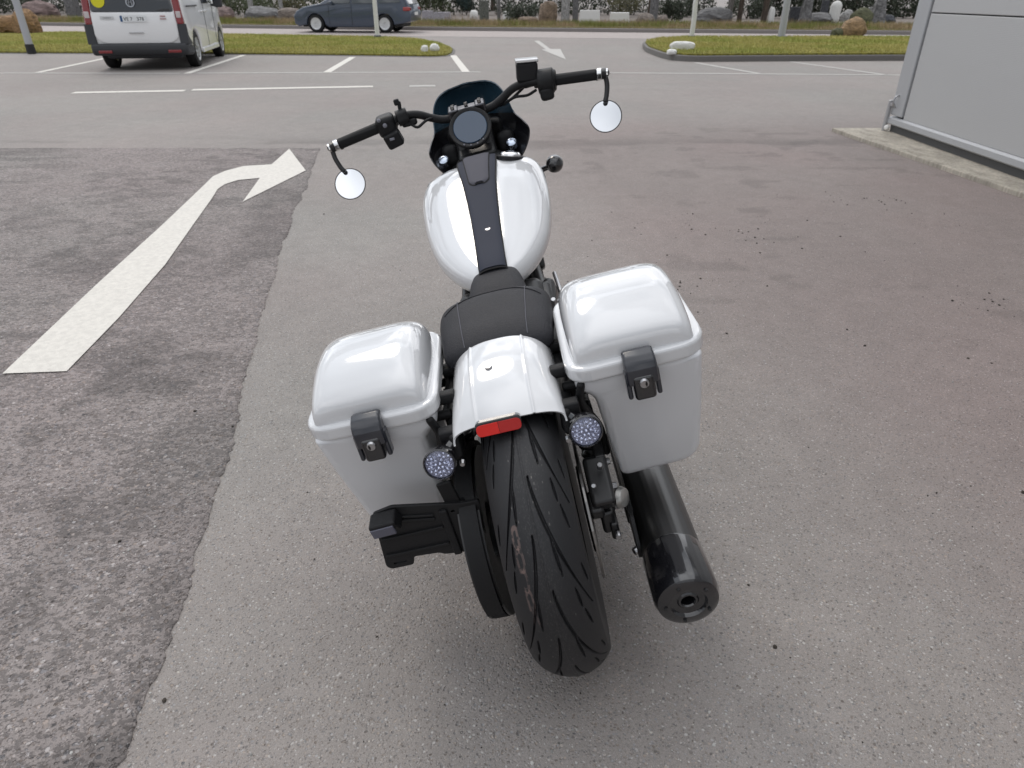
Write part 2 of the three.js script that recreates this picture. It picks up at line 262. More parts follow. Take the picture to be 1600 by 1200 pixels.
const lines = [
  ['dashed_line', [-6.6, -11.2], [-5.02, -11.45], 0.2, 'faded white dash nearest the van, pointing along the lane', 0],
  ['dashed_line', [-4.95, -11.55], [-2.23, -12.0], 0.2, 'long white dash in the lane behind the clutch-side mirror', 0],
  ['dashed_line', [-1.65, -12.05], [-1.24, -12.1], 0.2, 'short worn remnant of a dash just past the fairing', 1],
  ['bay_front_line', [-14, -14.2], [-6.2, -14.1], 0.13, 'thin cross line closing the bays in front of the van', 1],
  ['bay_front_line', [-5.9, -14.15], [-0.6, -14.35], 0.13, 'worn cross line between the van and the island end', 1],
  ['bay_front_line', [1.8, -14.2], [7.6, -13.75], 0.13, 'worn cross line in front of the grass beside the hall', 1],
  ['bay_line', [-8.95, -14.25], [-9.5, -18.6], 0.13, 'white bay line on the near-wheel side of the van', 0],
  ['bay_line', [-6.06, -14.05], [-6.5, -18.5], 0.13, 'white bay line along the open side of the van', 0],
  ['bay_line', [-3.5, -14.25], [-3.74, -17.9], 0.15, 'short bright bay line between van and island end', 0],
  ['bay_line', [-0.88, -14.4], [-1.42, -18.4], 0.15, 'bay line slanting off the rounded end of the island', 0],
  ['bay_line', [3.95, -16.4], [4.62, -14.0], 0.12, 'faded bay line by the tip of the kerbed island', 1],
  ['bay_line', [6.1, -16.6], [6.86, -13.8], 0.12, 'faded bay line running towards the hall corner', 1],
  ['bay_line', [-12.1, -14.2], [-13.1, -19.6], 0.13, 'white bay line beside the leaning grey lamp post', 0],
];
for (const [n, a, b, w, l, old] of lines) tag(mesh(n, strip(a, b, w, 0.004), old ? M.paintOld : M.paint), l, 'road marking', n === 'bay_line' ? 'parking bay lines' : n === 'dashed_line' ? 'lane dashes' : 'bay cross lines');
tag(mesh('lane_arrow', flat([[0.70, -24.3], [0.86, -24.3], [1.03, -20.6], [1.30, -20.6], [1.22, -17.2], [0.78, -20.4], [0.90, -20.5]], 0.0045), M.paintOld), 'worn pale straight arrow painted in the exit between the grass islands', 'road marking');

{ // grit and specks lying on the asphalt
  const R = rng(77), geo = new THREE.IcosahedronGeometry(1, 0), put = (name, label, n, spot, mat, s0, s1, col) => {
    const im = new THREE.InstancedMesh(geo, mat, n), o = new THREE.Object3D(), c = new THREE.Color();
    for (let i = 0; i < n; i++) { const [x, z] = spot(R), s = s0 + (s1 - s0) * Math.pow(R(), 2.5); const onOld = x < seam(z) && z > -6.9; o.position.set(x, s * 0.22 + (onOld ? 0.004 : 0), z); o.rotation.set(R() * 0.5, R() * 6.3, R() * 0.5); o.scale.set(s, s * 0.5, s * (0.6 + 0.4 * R())); o.updateMatrix(); im.setMatrixAt(i, o.matrix); c.setRGB(...col(R)); im.setColorAt(i, c); }
    im.name = name; im.castShadow = im.receiveShadow = true; im.userData = { kind: 'stuff', label }; scene.add(im); };
  const spread = r => { const z = 0.1 - Math.pow(r(), 1.6) * 4.8; return [(r() - 0.5) * (2.6 + -z * 1.9), z]; };
  put('grit', 'pale loose grit scattered over the asphalt', 5200, spread, std(1, 1, 1, 0.85), 0.0012, 0.0044, r => { const v = 0.20 + 0.32 * r(); return [v * 1.02, v, v * 0.95]; });
  const spots = Array.from({ length: 26 }, () => [0.6 + R() * 2.9, -0.9 - R() * 4.2]);
  put('leaf_specks', 'dark specks of leaf litter on the asphalt', 420, r => { const k = spots[Math.floor(r() * spots.length)], q = () => (r() + r() + r() - 1.5); return r() < 0.35 ? [(r() - 0.3) * 4.4, -0.7 - r() * 4] : [k[0] + q() * 0.16, k[1] + q() * 0.18]; }, std(1, 1, 1, 0.9), 0.002, 0.0085, r => { const v = 0.018 + 0.03 * r(); return [v * 1.2, v, v * 0.8]; });
}

// ---------------------------------------------------------------- islands, road, verge
const soil = std(0.38, 0.37, 0.08, 0.95, 0, { bumpMap: rep(fine, 3), bumpScale: 0.02, map: dataTex(256, 256, (i, j) => { const v = 150 + 90 * tn(i / 8, j / 8, 32, 51) + 30 * (hash3(i, j, 6) - 0.5); return [v * 1.03, v, v * 0.8]; }) });
const kerbMat = std(0.20, 0.19, 0.18, 0.85, 0, { bumpMap: rep(fine, 4), bumpScale: 0.003, map: speck });
const islandL = [[-40, -19.6], [-13, -19.0], [-7.9, -18.75], [-3.7, -18.2], [-1.9, -17.85], [-1.5, -18.1], [-1.42, -18.9], [-1.5, -20.4], [-2.1, -22.9], [-3.0, -24.9], [-4.2, -25.9], [-8, -27.2], [-12, -28.3], [-20, -30.0], [-40, -34.2]];
const islandR = [[40, -15.6], [8.5, -16.9], [5.6, -16.75], [4.0, -16.6], [3.6, -16.9], [3.45, -17.6], [3.4, -19.5], [3.65, -21.6], [4.3, -23.0], [5.3, -23.8], [11.8, -23.7], [40, -18.4]];
function slabXZ(pts, y0, y1, bev = 0.02) { return map(ext(poly(rounded(pts, 0.5).map(([x, z]) => [x, -z])), y1 - y0 - bev * 2, bev, 2), v => { const y = v.z; v.z = -v.y; v.y = y0 + bev + y; }); }
const inset = (pts, d) => { const n = pts.length; return pts.map((q, i) => { const a = pts[(i + n - 1) % n], b = pts[(i + 1) % n], t = [b[0] - a[0], b[1] - a[1]], L = Math.hypot(...t); return [q[0] + t[1] / L * d, q[1] - t[0] / L * d]; }); };
const orient = pts => { let s = 0; pts.forEach((q, i) => { const t = pts[(i + 1) % pts.length]; s += q[0] * t[1] - t[0] * q[1]; }); return s; };
for (const [pts, hgt] of [[islandL, 0.015], [islandR, 0.12]]) {
  const ins = inset(pts, (orient(pts) > 0 ? -1 : 1) * 0.07);
  struct('kerb', slabXZ(pts, -0.02, hgt), kerbMat);
  struct('grass_island', slabXZ(ins, hgt - 0.005, hgt + 0.035, 0.012), soil);
}
const roadMat = new THREE.MeshStandardMaterial({ map: newTar.map, bumpMap: newTar.bump, bumpScale: 0.003, roughness: 0.8 }); roadMat.color.setRGB(0.60, 0.555, 0.535);
const roadFar = x => -30.6 + 0.215 * x - 0.0016 * x * x, roadNear = x => -26.3 + 0.20 * x;
{ const xs = axis([[-90, 90, 3]]), top = xs.map(x => [x, roadNear(x)]), bot = xs.map(x => [x, roadFar(x)]).reverse();
  const g = flat([...top, ...bot], 0.004), u = g.attributes.uv; for (let i = 0; i < u.count; i++) u.setXY(i, u.getX(i) / 3, u.getY(i) / 3); struct('road', g, roadMat);
  const band = (d0, d1, y0, y1, bev) => slabXZ([...xs.map(x => [x, roadFar(x) - d0]), ...xs.map(x => [x, roadFar(x) - d1]).reverse()], y0, y1, bev);
  struct('far_kerb', band(0, 0.3, -0.02, 0.13, 0.015), std(0.26, 0.24, 0.23, 0.85, 0, { map: speck }));
  struct('verge', band(0.3, 5.2, -0.02, 0.15, 0.01), std(0.24, 0.205, 0.09, 0.95, 0, { map: soil.map, bumpMap: soil.bumpMap, bumpScale: 0.02 }));
  struct('yard_gravel', band(5.2, 45, -0.02, 0.11, 0.01), std(0.34, 0.31, 0.285, 0.95, 0, { map: newTar.map, bumpMap: newTar.bump, bumpScale: 0.01 }));
}
function inside(pts, x, z) { let c = false; for (let i = 0, j = pts.length - 1; i < pts.length; j = i++) { const [a, b] = pts[i], [d, e] = pts[j]; if ((b > z) !== (e > z) && x < (d - a) * (z - b) / (e - b) + a) c = !c; } return c; }
{ // grass as blades
  const blade = new THREE.BufferGeometry(); blade.setAttribute('position', new THREE.Float32BufferAttribute([-0.5, 0, 0, 0.5, 0, 0, 0.32, 0.55, 0.12, -0.32, 0.55, 0.12, 0, 1, 0.42], 3)); blade.setIndex([0, 1, 2, 0, 2, 3, 3, 2, 4]); blade.computeVertexNormals();
  const R = rng(5), o = new THREE.Object3D(), c = new THREE.Color(), gm = std(1, 1, 1, 0.75, 0, { side: THREE.DoubleSide });
  const grow = (name, label, n, spot, y, h0, h1, tone) => { const im = new THREE.InstancedMesh(blade, gm, n); for (let i = 0; i < n; i++) { const [x, z, yy] = spot(R); const dry = fbm(x * 0.9, z * 0.9, 3, 3); o.position.set(x, yy ?? y, z); o.rotation.set((R() - 0.5) * 0.7, R() * 6.28, (R() - 0.5) * 0.7); const h = h0 + (h1 - h0) * R(); o.scale.set(0.006 + 0.012 * R(), h, h); o.updateMatrix(); im.setMatrixAt(i, o.matrix); c.setRGB(...tone(R, dry)); im.setColorAt(i, c); } im.name = name; im.castShadow = im.receiveShadow = true; im.userData = { kind: 'stuff', label }; scene.add(im); };
  const lawn = (r, d) => { const b = 0.75 + 0.5 * r(), t = step(0.35, 0.65, d) + 0.25 * (r() - 0.5); return [mix(0.34, 0.45, t) * b, mix(0.36, 0.41, t) * b, mix(0.085, 0.13, t) * b]; };
  const iL = inset(islandL, (orient(islandL) > 0 ? -1 : 1) * 0.12), iR = inset(islandR, (orient(islandR) > 0 ? -1 : 1) * 0.09);
  grow('grass', 'short yellowish green grass on the island behind the van', 70000, r => { for (;;) { const x = -17 + 16 * r(), z = -17.6 - 11.8 * r(); if (inside(iL, x, z)) return [x, z]; } }, 0.048, 0.025, 0.06, lawn);
  grow('grass', 'short yellowish green grass on the kerbed island near the hall', 50000, r => { for (;;) { const x = 3.3 + 10 * r(), z = -16 - 8.4 * r(); if (inside(iR, x, z)) return [x, z]; } }, 0.16, 0.025, 0.06, lawn);
  grow('grass', 'rough grass and dead stalks along the far verge', 60000, r => { const x = -32 + 54 * r(); return [x, roadFar(x) - 0.45 - 4.6 * Math.pow(r(), 0.8)]; }, 0.14, 0.06, 0.24, (r, d) => { const b = 0.7 + 0.5 * r(), t = step(0.42, 0.6, d); return [mix(0.18, 0.34, t) * b, mix(0.19, 0.25, t) * b, mix(0.04, 0.14, t) * b]; });
}

// ---------------------------------------------------------------- metal-clad hall
{
  const clad = std(0.48, 0.483, 0.485, 0.45, 0.25, { bumpMap: rep(dataTex(8, 256, (i, j) => (j % 16) < 2 ? 120 : 235 + 12 * hash3(0, j, 2), false), 1, 5), bumpScale: 0.0012 });
  const trim = std(0.44, 0.45, 0.465, 0.4, 0.3), dark = std(0.16, 0.16, 0.165, 0.8), plinth = std(0.22, 0.215, 0.20, 0.9, 0, { bumpMap: rep(fine, 8), bumpScale: 0.002, map: speck });
  const X = 3.97, z0 = -7.68, z1 = 9, H = 5.6, depth = 14;
  const b = thing('metal_hall', 'pale grey metal-clad hall with narrow corner trim and ledge at its foot', 'building');
  mesh('wall_core', join([bx(X + 0.06 + depth / 2, H / 2 + 0.05, (z0 + z1) / 2, depth, H - 0.1, z1 - z0 - 0.06, 0.01)]), dark, b);
  const rows = [[0.185, 1.136], [1.146, 2.152], [2.162, 3.172], [3.182, 4.192], [4.202, 5.55]];
  for (const [a, c] of rows) { const g = bx(X + 0.028, (a + c) / 2, (z0 + 0.255 + z1) / 2, 0.06, c - a, z1 - z0 - 0.255, 0.006); const p = g.attributes.position, u = g.attributes.uv; for (let i = 0; i < p.count; i++) u.setXY(i, p.getZ(i), p.getY(i)); mesh('cladding_panel', g, clad, b); }
  mesh('corner_trim', join([bx(X + 0.022, H / 2 + 0.1, z0 + 0.115, 0.08, H - 0.2, 0.235, 0.012), bx(X + 0.4, H / 2 + 0.1, z0 + 0.004, 0.7, H - 0.2, 0.03, 0.01)]), trim, b);
  mesh('groove_strip', bx(X + 0.035, H / 2 + 0.1, z0 + 0.244, 0.05, H - 0.25, 0.03, 0.003), dark, b);
  mesh('base_ledge', map(ext(poly([[0, 0.185], [-0.028, 0.168], [-0.03, 0.122], [-0.012, 0.108], [0.07, 0.108], [0.07, 0.185]]), z1 - z0, 0.003), v => { const x = v.x; v.x = X + x; v.z = z0 + v.z; }), trim, b);
  mesh('plinth', bx(X + 0.06, 0.055, (z0 + z1) / 2, 0.09, 0.108, z1 - z0 - 0.02, 0.004), std(0.10, 0.10, 0.10, 0.85, 0, { bumpMap: rep(fine, 8), bumpScale: 0.002 }), b);
  mesh('roof', bx(X + depth / 2 - 0.1, H + 0.06, (z0 + z1) / 2, depth + 0.4, 0.16, z1 - z0 + 0.4, 0.02), trim, b);
  mesh('pipe_bracket', join([rod([X - 0.035, 0.02, z0 - 0.02], [X - 0.035, 0.34, z0 - 0.01], 0.022), bx(X - 0.03, 0.30, z0 + 0.02, 0.03, 0.03, 0.06)]), std(0.42, 0.42, 0.43, 0.5, 0.5), b);
  mesh('bracket_bolt', lathe([[0, 0], [0.026, 0], [0.028, 0.012], [0.018, 0.03], [0, 0.034]], 16, [X - 0.03, 0.075, z0 + 0.035], [-0.7, 0.1, 0.6]), std(0.8, 0.79, 0.76, 0.5), b);
  mesh('wall_hook', join([tube([[X, 0.40, z0 + 0.09], [X - 0.05, 0.38, z0 + 0.09], [X - 0.06, 0.32, z0 + 0.09], [X - 0.03, 0.28, z0 + 0.09]], 0.008), bx(X - 0.004, 0.38, z0 + 0.09, 0.02, 0.07, 0.04)]), M.steel, b);
  const g = flat(rounded([[3.46, -7.86], [3.52, -7.2], [3.60, -6.4], [3.72, -5.05], [3.90, -3.0], [4.1, 9], [4.4, 9], [4.4, -7.86]], 0), 0), ap = map(ext(poly([[3.46, 7.86], [3.52, 7.2], [3.60, 6.4], [3.72, 5.05], [3.9, 3.0], [4.1, -9], [4.6, -9], [4.6, 7.86]]), 0.045, 0.008), v => { const y = v.z; v.z = -v.y; v.y = y - 0.015; });
  const p = ap.attributes.position, u = ap.attributes.uv; for (let i = 0; i < p.count; i++) u.setXY(i, p.getX(i), p.getZ(i));
  struct('concrete_apron', ap, std(0.60, 0.565, 0.51, 0.9, 0, { map: dataTex(512, 512, (i, j) => { const v = 205 + 40 * (tn(i / 30, j / 60, 17, 4) - 0.5) + 40 * (tn(i / 8, j / 8, 64, 7) - 0.5) + 26 * (hash3(i, j, 2) - 0.5); return [v, v * 0.985, v * 0.955]; }), bumpMap: rep(fine, 5), bumpScale: 0.002 }));
}

// ---------------------------------------------------------------- motorcycle (x to its right, y up, z to its rear, rear axle near z = 0)
const bike = thing('motorcycle', 'white touring motorcycle with two hard side cases, leaning on its stand', 'motorcycle', [0.1387, 0, -1.2202]);
bike.rotation.order = 'YXZ'; bike.rotation.set(0, 2.257 * D2R, 13.846 * D2R);
const AX = 0.056, AY = 0.3205; // rear axle

function tyreTex(print) {
  const W = 2048, H = 256, cv = document.createElement('canvas'); cv.width = W; cv.height = H; const c = cv.getContext('2d');
  c.fillStyle = '#29292b'; c.fillRect(0, 0, W, H); const R = rng(3);
  for (let i = 0; i < 16000; i++) { const t = H / 2 + (R() + R() + R() - 1.5) * H * 0.13, v = 55 + 50 * R(), s = 0.6 + 1.1 * R(); c.fillStyle = `rgba(${v},${v * 0.97},${v * 0.94},${0.25 + 0.3 * R()})`; c.fillRect(R() * W, t, s * 2, s); }
  for (let i = 0; i < 170; i++) { c.fillStyle = `rgba(170,165,155,${0.25 + 0.5 * R()})`; const s = 0.8 + 1.6 * R(); c.fillRect(R() * W, H / 2 + (R() - 0.5) * H * 0.34, s * 2.2, s); }
  if (print) for (const [x, ch, a] of print) { c.save(); c.translate(x, H * 0.665); c.rotate(Math.PI / 2); c.scale(1, 2.1); c.font = '27px sans-serif'; c.textAlign = 'center'; c.textBaseline = 'middle'; c.lineWidth = 2.4; c.strokeStyle = `rgba(176,146,134,${a})`; c.strokeText(ch, 0, 0); c.restore();
    for (let k = 0; k < 26; k++) { c.fillStyle = 'rgba(41,41,43,0.75)'; c.fillRect(x + (R() - 0.5) * 60, H * 0.665 + (R() - 0.5) * 44, 4 + 5 * R(), 2 + 3 * R()); } }
  const t = new THREE.CanvasTexture(cv); t.colorSpace = THREE.SRGBColorSpace; t.wrapS = t.wrapT = THREE.RepeatWrapping; return t;
}
function makeTyre(Rr, W, rimR, cy, cz, grooves, nS = 1100, nT = 104, cx = grooves ? 0.011 : 0) {
  const pitch = 2 * Math.PI * Rr / 10;
  const prof = t => { // t -1..1 across: crown, then side walls down to the bead
    const a = Math.abs(t), crown = 0.80; let x, r;
    if (a <= crown) { const th = a / crown * 62 * D2R, k = W / 2 / Math.sin(66 * D2R); x = k * Math.sin(th); r = Rr - k * (1 - Math.cos(th)) * 0.86; }
    else { const q = (a - crown) / (1 - crown), k = W / 2 / Math.sin(66 * D2R), x0 = k * Math.sin(62 * D2R), r0 = Rr - k * (1 - Math.cos(62 * D2R)) * 0.86; x = x0 + (W / 2 - x0) * Math.sin(q * Math.PI * 0.9) * 1.6 - q * q * W * 0.08; r = mix(r0, rimR, q); }
    return [Math.sign(t) * x, r];
  };
  return surf((u, v) => {
    const t = v * 2 - 1, ang = u * 2 * Math.PI; let [x, r] = prof(t); x += cx;
    if (grooves && Math.abs(t) < 0.8) {
      const s = ang * Rr; let d = 0;
      const tt = t / 0.8, sgn = Math.sign(tt) || 1, a = Math.abs(tt);
      const ss = s / pitch + (sgn > 0 ? 0 : 0.5);
      for (let k = -2; k <= 0; k++) { // long sweeping grooves, then short sipes beside them
        const base = Math.floor(ss) + k, q = (ss - base) / 1.3;
        if (q > 0 && q < 1) { const tg = 0.07 + 0.80 * Math.pow(q, 1.55), w = 0.036 * (0.35 + 0.65 * Math.sin(Math.PI * Math.min(1, q * 1.15 + 0.06))); d = Math.max(d, step(w, w * 0.55, Math.abs(a - tg))); }
        const sipes = [[0.55, 0.26, 0.07, 0.36], [1.05, 0.52, 0.06, 0.22], [0.30, 0.62, 0.10, 0.22], [0.86, 0.80, 0.09, 0.20]];
        for (const [off, t0, dt, len] of sipes) { const e = (ss - base - off) / len; if (e > 0 && e < 1) { const w = 0.022 * (0.4 + Math.sin(Math.PI * e)); d = Math.max(d, 0.85 * step(w, w * 0.5, Math.abs(a - (t0 + dt * e)))); } }
      }
      r -= 0.0065 * d;
    }
    if (Math.abs(t) < 0.011) r += 0.0011;
    return [x, cy + r * Math.cos(ang), cz + r * Math.sin(ang)];
  }, nS, nT);
}
const tyreMat = tex => std(0.60, 0.60, 0.62, 0.52, 0, { map: tex });
function makeWheel(name, cy, cz, Rr, W, rimR, grooves, tex, parent) {
  const w = new THREE.Group(); w.name = name; parent.add(w);
  mesh('tyre', makeTyre(Rr, W, rimR - 0.004, cy, cz, grooves, grooves ? 1300 : 160, grooves ? 190 : 40), tyreMat(tex), w);
  const hw = W * 0.40;
  mesh('rim', lathe([[rimR - 0.03, -hw * 0.9], [rimR + 0.008, -hw], [rimR + 0.010, -hw * 0.94], [rimR - 0.006, -hw * 0.8], [rimR - 0.02, -hw * 0.3], [rimR - 0.02, hw * 0.3], [rimR - 0.006, hw * 0.8], [rimR + 0.010, hw * 0.94], [rimR + 0.008, hw], [rimR - 0.03, hw * 0.9], [rimR - 0.035, 0], [rimR - 0.03, -hw * 0.9]], 96, [0, cy, cz], [1, 0, 0]), M.satin, w);
  mesh('hub', lathe([[0, -0.07], [0.035, -0.07], [0.038, -0.05], [0.05, -0.03], [0.05, 0.03], [0.038, 0.05], [0.035, 0.07], [0, 0.07]], 40, [0, cy, cz], [1, 0, 0]), M.satin, w);
  for (let k = 0; k < 10; k++) { const a = k / 10 * 2 * Math.PI, s = k % 2 ? 0.02 : -0.02; mesh('spoke', rod([s, cy + 0.04 * Math.cos(a), cz + 0.04 * Math.sin(a)], [s * 0.4, cy + (rimR - 0.022) * Math.cos(a + 0.09), cz + (rimR - 0.022) * Math.sin(a + 0.09)], 0.013, 0.010, 12), M.satin, w); }
  return w;
}
const printAt = a => 2048 * a; // fraction of a turn, 0 at the top, 0.25 at the rear
const rear = makeWheel('rear_wheel', AY, AX, 0.3225, 0.152, 0.206, true, tyreTex([[printAt(0.150), 'D', 0.62], [printAt(0.170), 'O', 0.5], [printAt(0.188), 'C', 0.42], [printAt(0.207), 'U', 0.5], [printAt(0.224), 'V', 0.32]]), bike);
{ // brake side (right) and belt side (left) of the rear wheel
  const c = [];
  for (let k = 0; k < 30; k++) { const a = k / 30 * 2 * Math.PI; for (const r of [0.118, 0.134]) c.push([r, a + (r > 0.12 ? 0.1 : 0)]); }
  const sh = new THREE.Shape(); sh.absarc(0, 0, 0.149, 0, 2 * Math.PI); const hole = new THREE.Path(); hole.absarc(0, 0, 0.088, 0, 2 * Math.PI, true); sh.holes.push(hole);
  for (const [r, a] of c) { const h = new THREE.Path(); h.absarc(r * Math.cos(a), r * Math.sin(a), 0.0045, 0, 2 * Math.PI, true); sh.holes.push(h); }
  mesh('brake_disc', at(ext(sh, 0.004, 0.0006, 1), 0.102, AY, AX, 0, Math.PI / 2, 0), M.disc, rear);
  mesh('disc_carrier', lathe([[0.03, 0], [0.092, 0.002], [0.094, 0.008], [0.05, 0.014], [0.03, 0.014], [0.03, 0]], 40, [0.094, AY, AX], [1, 0, 0]), M.black, rear);
  const teeth = []; for (let k = 0; k < 66; k++) { const a = k / 66 * 2 * Math.PI; teeth.push(bx(-0.122, AY + 0.176 * Math.cos(a), AX + 0.176 * Math.sin(a), 0.032, 0.006, 0.007, 0.001, a, 0, 0)); }
  mesh('belt_pulley', join([lathe([[0.09, -0.018], [0.172, -0.019], [0.184, -0.022], [0.184, -0.017], [0.175, -0.014], [0.175, 0.014], [0.184, 0.017], [0.184, 0.022], [0.172, 0.019], [0.09, 0.018], [0.06, 0.01], [0.06, -0.01], [0.09, -0.018]], 90, [-0.122, AY, AX], [1, 0, 0]), ...teeth]), M.satin, rear);
}
// drive belt and its guard
{ const P = []; for (let k = 0; k <= 40; k++) { const a = (-20 + k * 5.5) * D2R; P.push([AY + 0.181 * Math.cos(a), AX + 0.181 * Math.sin(a)]); } P.push([0.25, -0.62]); for (let k = 0; k <= 8; k++) { const a = (200 + k * 20) * D2R; P.push([0.31 + 0.06 * Math.cos(a), -0.64 + 0.06 * Math.sin(a)]); }
  const n = P.length; mesh('drive_belt', surf((u, v) => { const a = P[Math.round(u * n) % n], q = [[-0.136, 0], [-0.108, 0], [-0.108, 1], [-0.136, 1]][Math.round(v * 4) % 4], k = q[1] * 0.005; return [q[0], AY + (a[0] - AY) * (1 + k * 4), AX + (a[1] - AX) * (1 + k * 4)]; }, n, 4), M.rubber, bike);
  mesh('belt_guard', shell((u, v) => { const a = (-62 + 170 * u) * D2R, r = 0.196, w = v < 0.5 ? mix(-0.140, -0.137, v * 2) : mix(-0.137, -0.104, v * 2 - 1), rr = v < 0.3 ? r - 0.020 * (1 - v / 0.3) : r; return [w, AY + rr * Math.cos(a), AX + rr * Math.sin(a)]; }, 60, 10, 0.003), M.plastic, bike); }
// rear fender
{ const crest = table([[-0.30, 0.640], [-0.20, 0.690], [-0.12, 0.706], [-0.05, 0.711], [0.02, 0.706], [0.08, 0.691], [0.13, 0.669], [0.16, 0.651], [0.182, 0.634]]);
  const drop = table([[-0.30, 0.11], [-0.05, 0.10], [0.05, 0.080], [0.12, 0.045], [0.165, 0.022]]);
  const f = mesh('rear_fender', shell((u, v) => { const z = mix(-0.28, 0.160, u), a = Math.PI * (1 - v), y = crest(z)[0], dp = drop(z)[0], n = 3.4; const x = 0.107 * sp(Math.cos(a), 2 / n), s = sp(Math.sin(a), 2 / n);
    const bead = 0.0022 * (Math.exp(-Math.pow((x - 0.052) / 0.0022, 2)) + Math.exp(-Math.pow((x + 0.056) / 0.0022, 2)));
    const tail = -0.012 * step(0.12, 0.160, z) * Math.pow(Math.abs(x) / 0.107, 2); return [x, y - dp + dp * s - 0.006 * Math.pow(x / 0.09, 2) + bead, z + (1 - s) * 0.012 + tail]; }, 70, 150, 0.0035), M.white, bike);
  mesh('fender_bolt', lathe([[0, 0.004], [0.006, 0.004], [0.0075, 0.001], [0.0075, -0.003], [0, -0.003]], 16, [-0.018, 0.7005, 0.045], [0, 1, 0.15]), M.steel, f);
  mesh('inner_fender', shell((u, v) => { const a = (-50 + 66 * u) * D2R, t = v * 2 - 1, r = 0.343 - 0.02 * Math.pow(Math.abs(t), 3); return [0.085 * t, AY + r * Math.cos(a), AX + r * Math.sin(a)]; }, 30, 16, 0.004), M.plastic, bike);
  const rf = mesh('tail_reflector', at(ext(poly(rounded([[-0.043, -0.0125], [0.043, -0.0125], [0.043, 0.0125], [-0.043, 0.0125]], 0.0124, 8)), 0.010, 0.003), -0.015, 0.648, 0.162, -0.25, 0, 0), M.gloss, bike);
  mesh('red_lens', at(ext(poly(rounded([[-0.0412, -0.0113], [-0.0002, -0.0113], [-0.0002, 0.0113], [-0.0412, 0.0113]], [0.010, 0, 0, 0.010], 8)), 0.003, 0.0008), -0.015, 0.646, 0.1725, -0.25, 0, 0), M.red, rf);
  mesh('red_lens', at(ext(poly(rounded([[0.0002, -0.0113], [0.0412, -0.0113], [0.0412, 0.0113], [0.0002, 0.0113]], [0, 0.010, 0.010, 0], 8)), 0.003, 0.0008), -0.015, 0.646, 0.1725, -0.25, 0, 0), M.redDeep, rf);
}
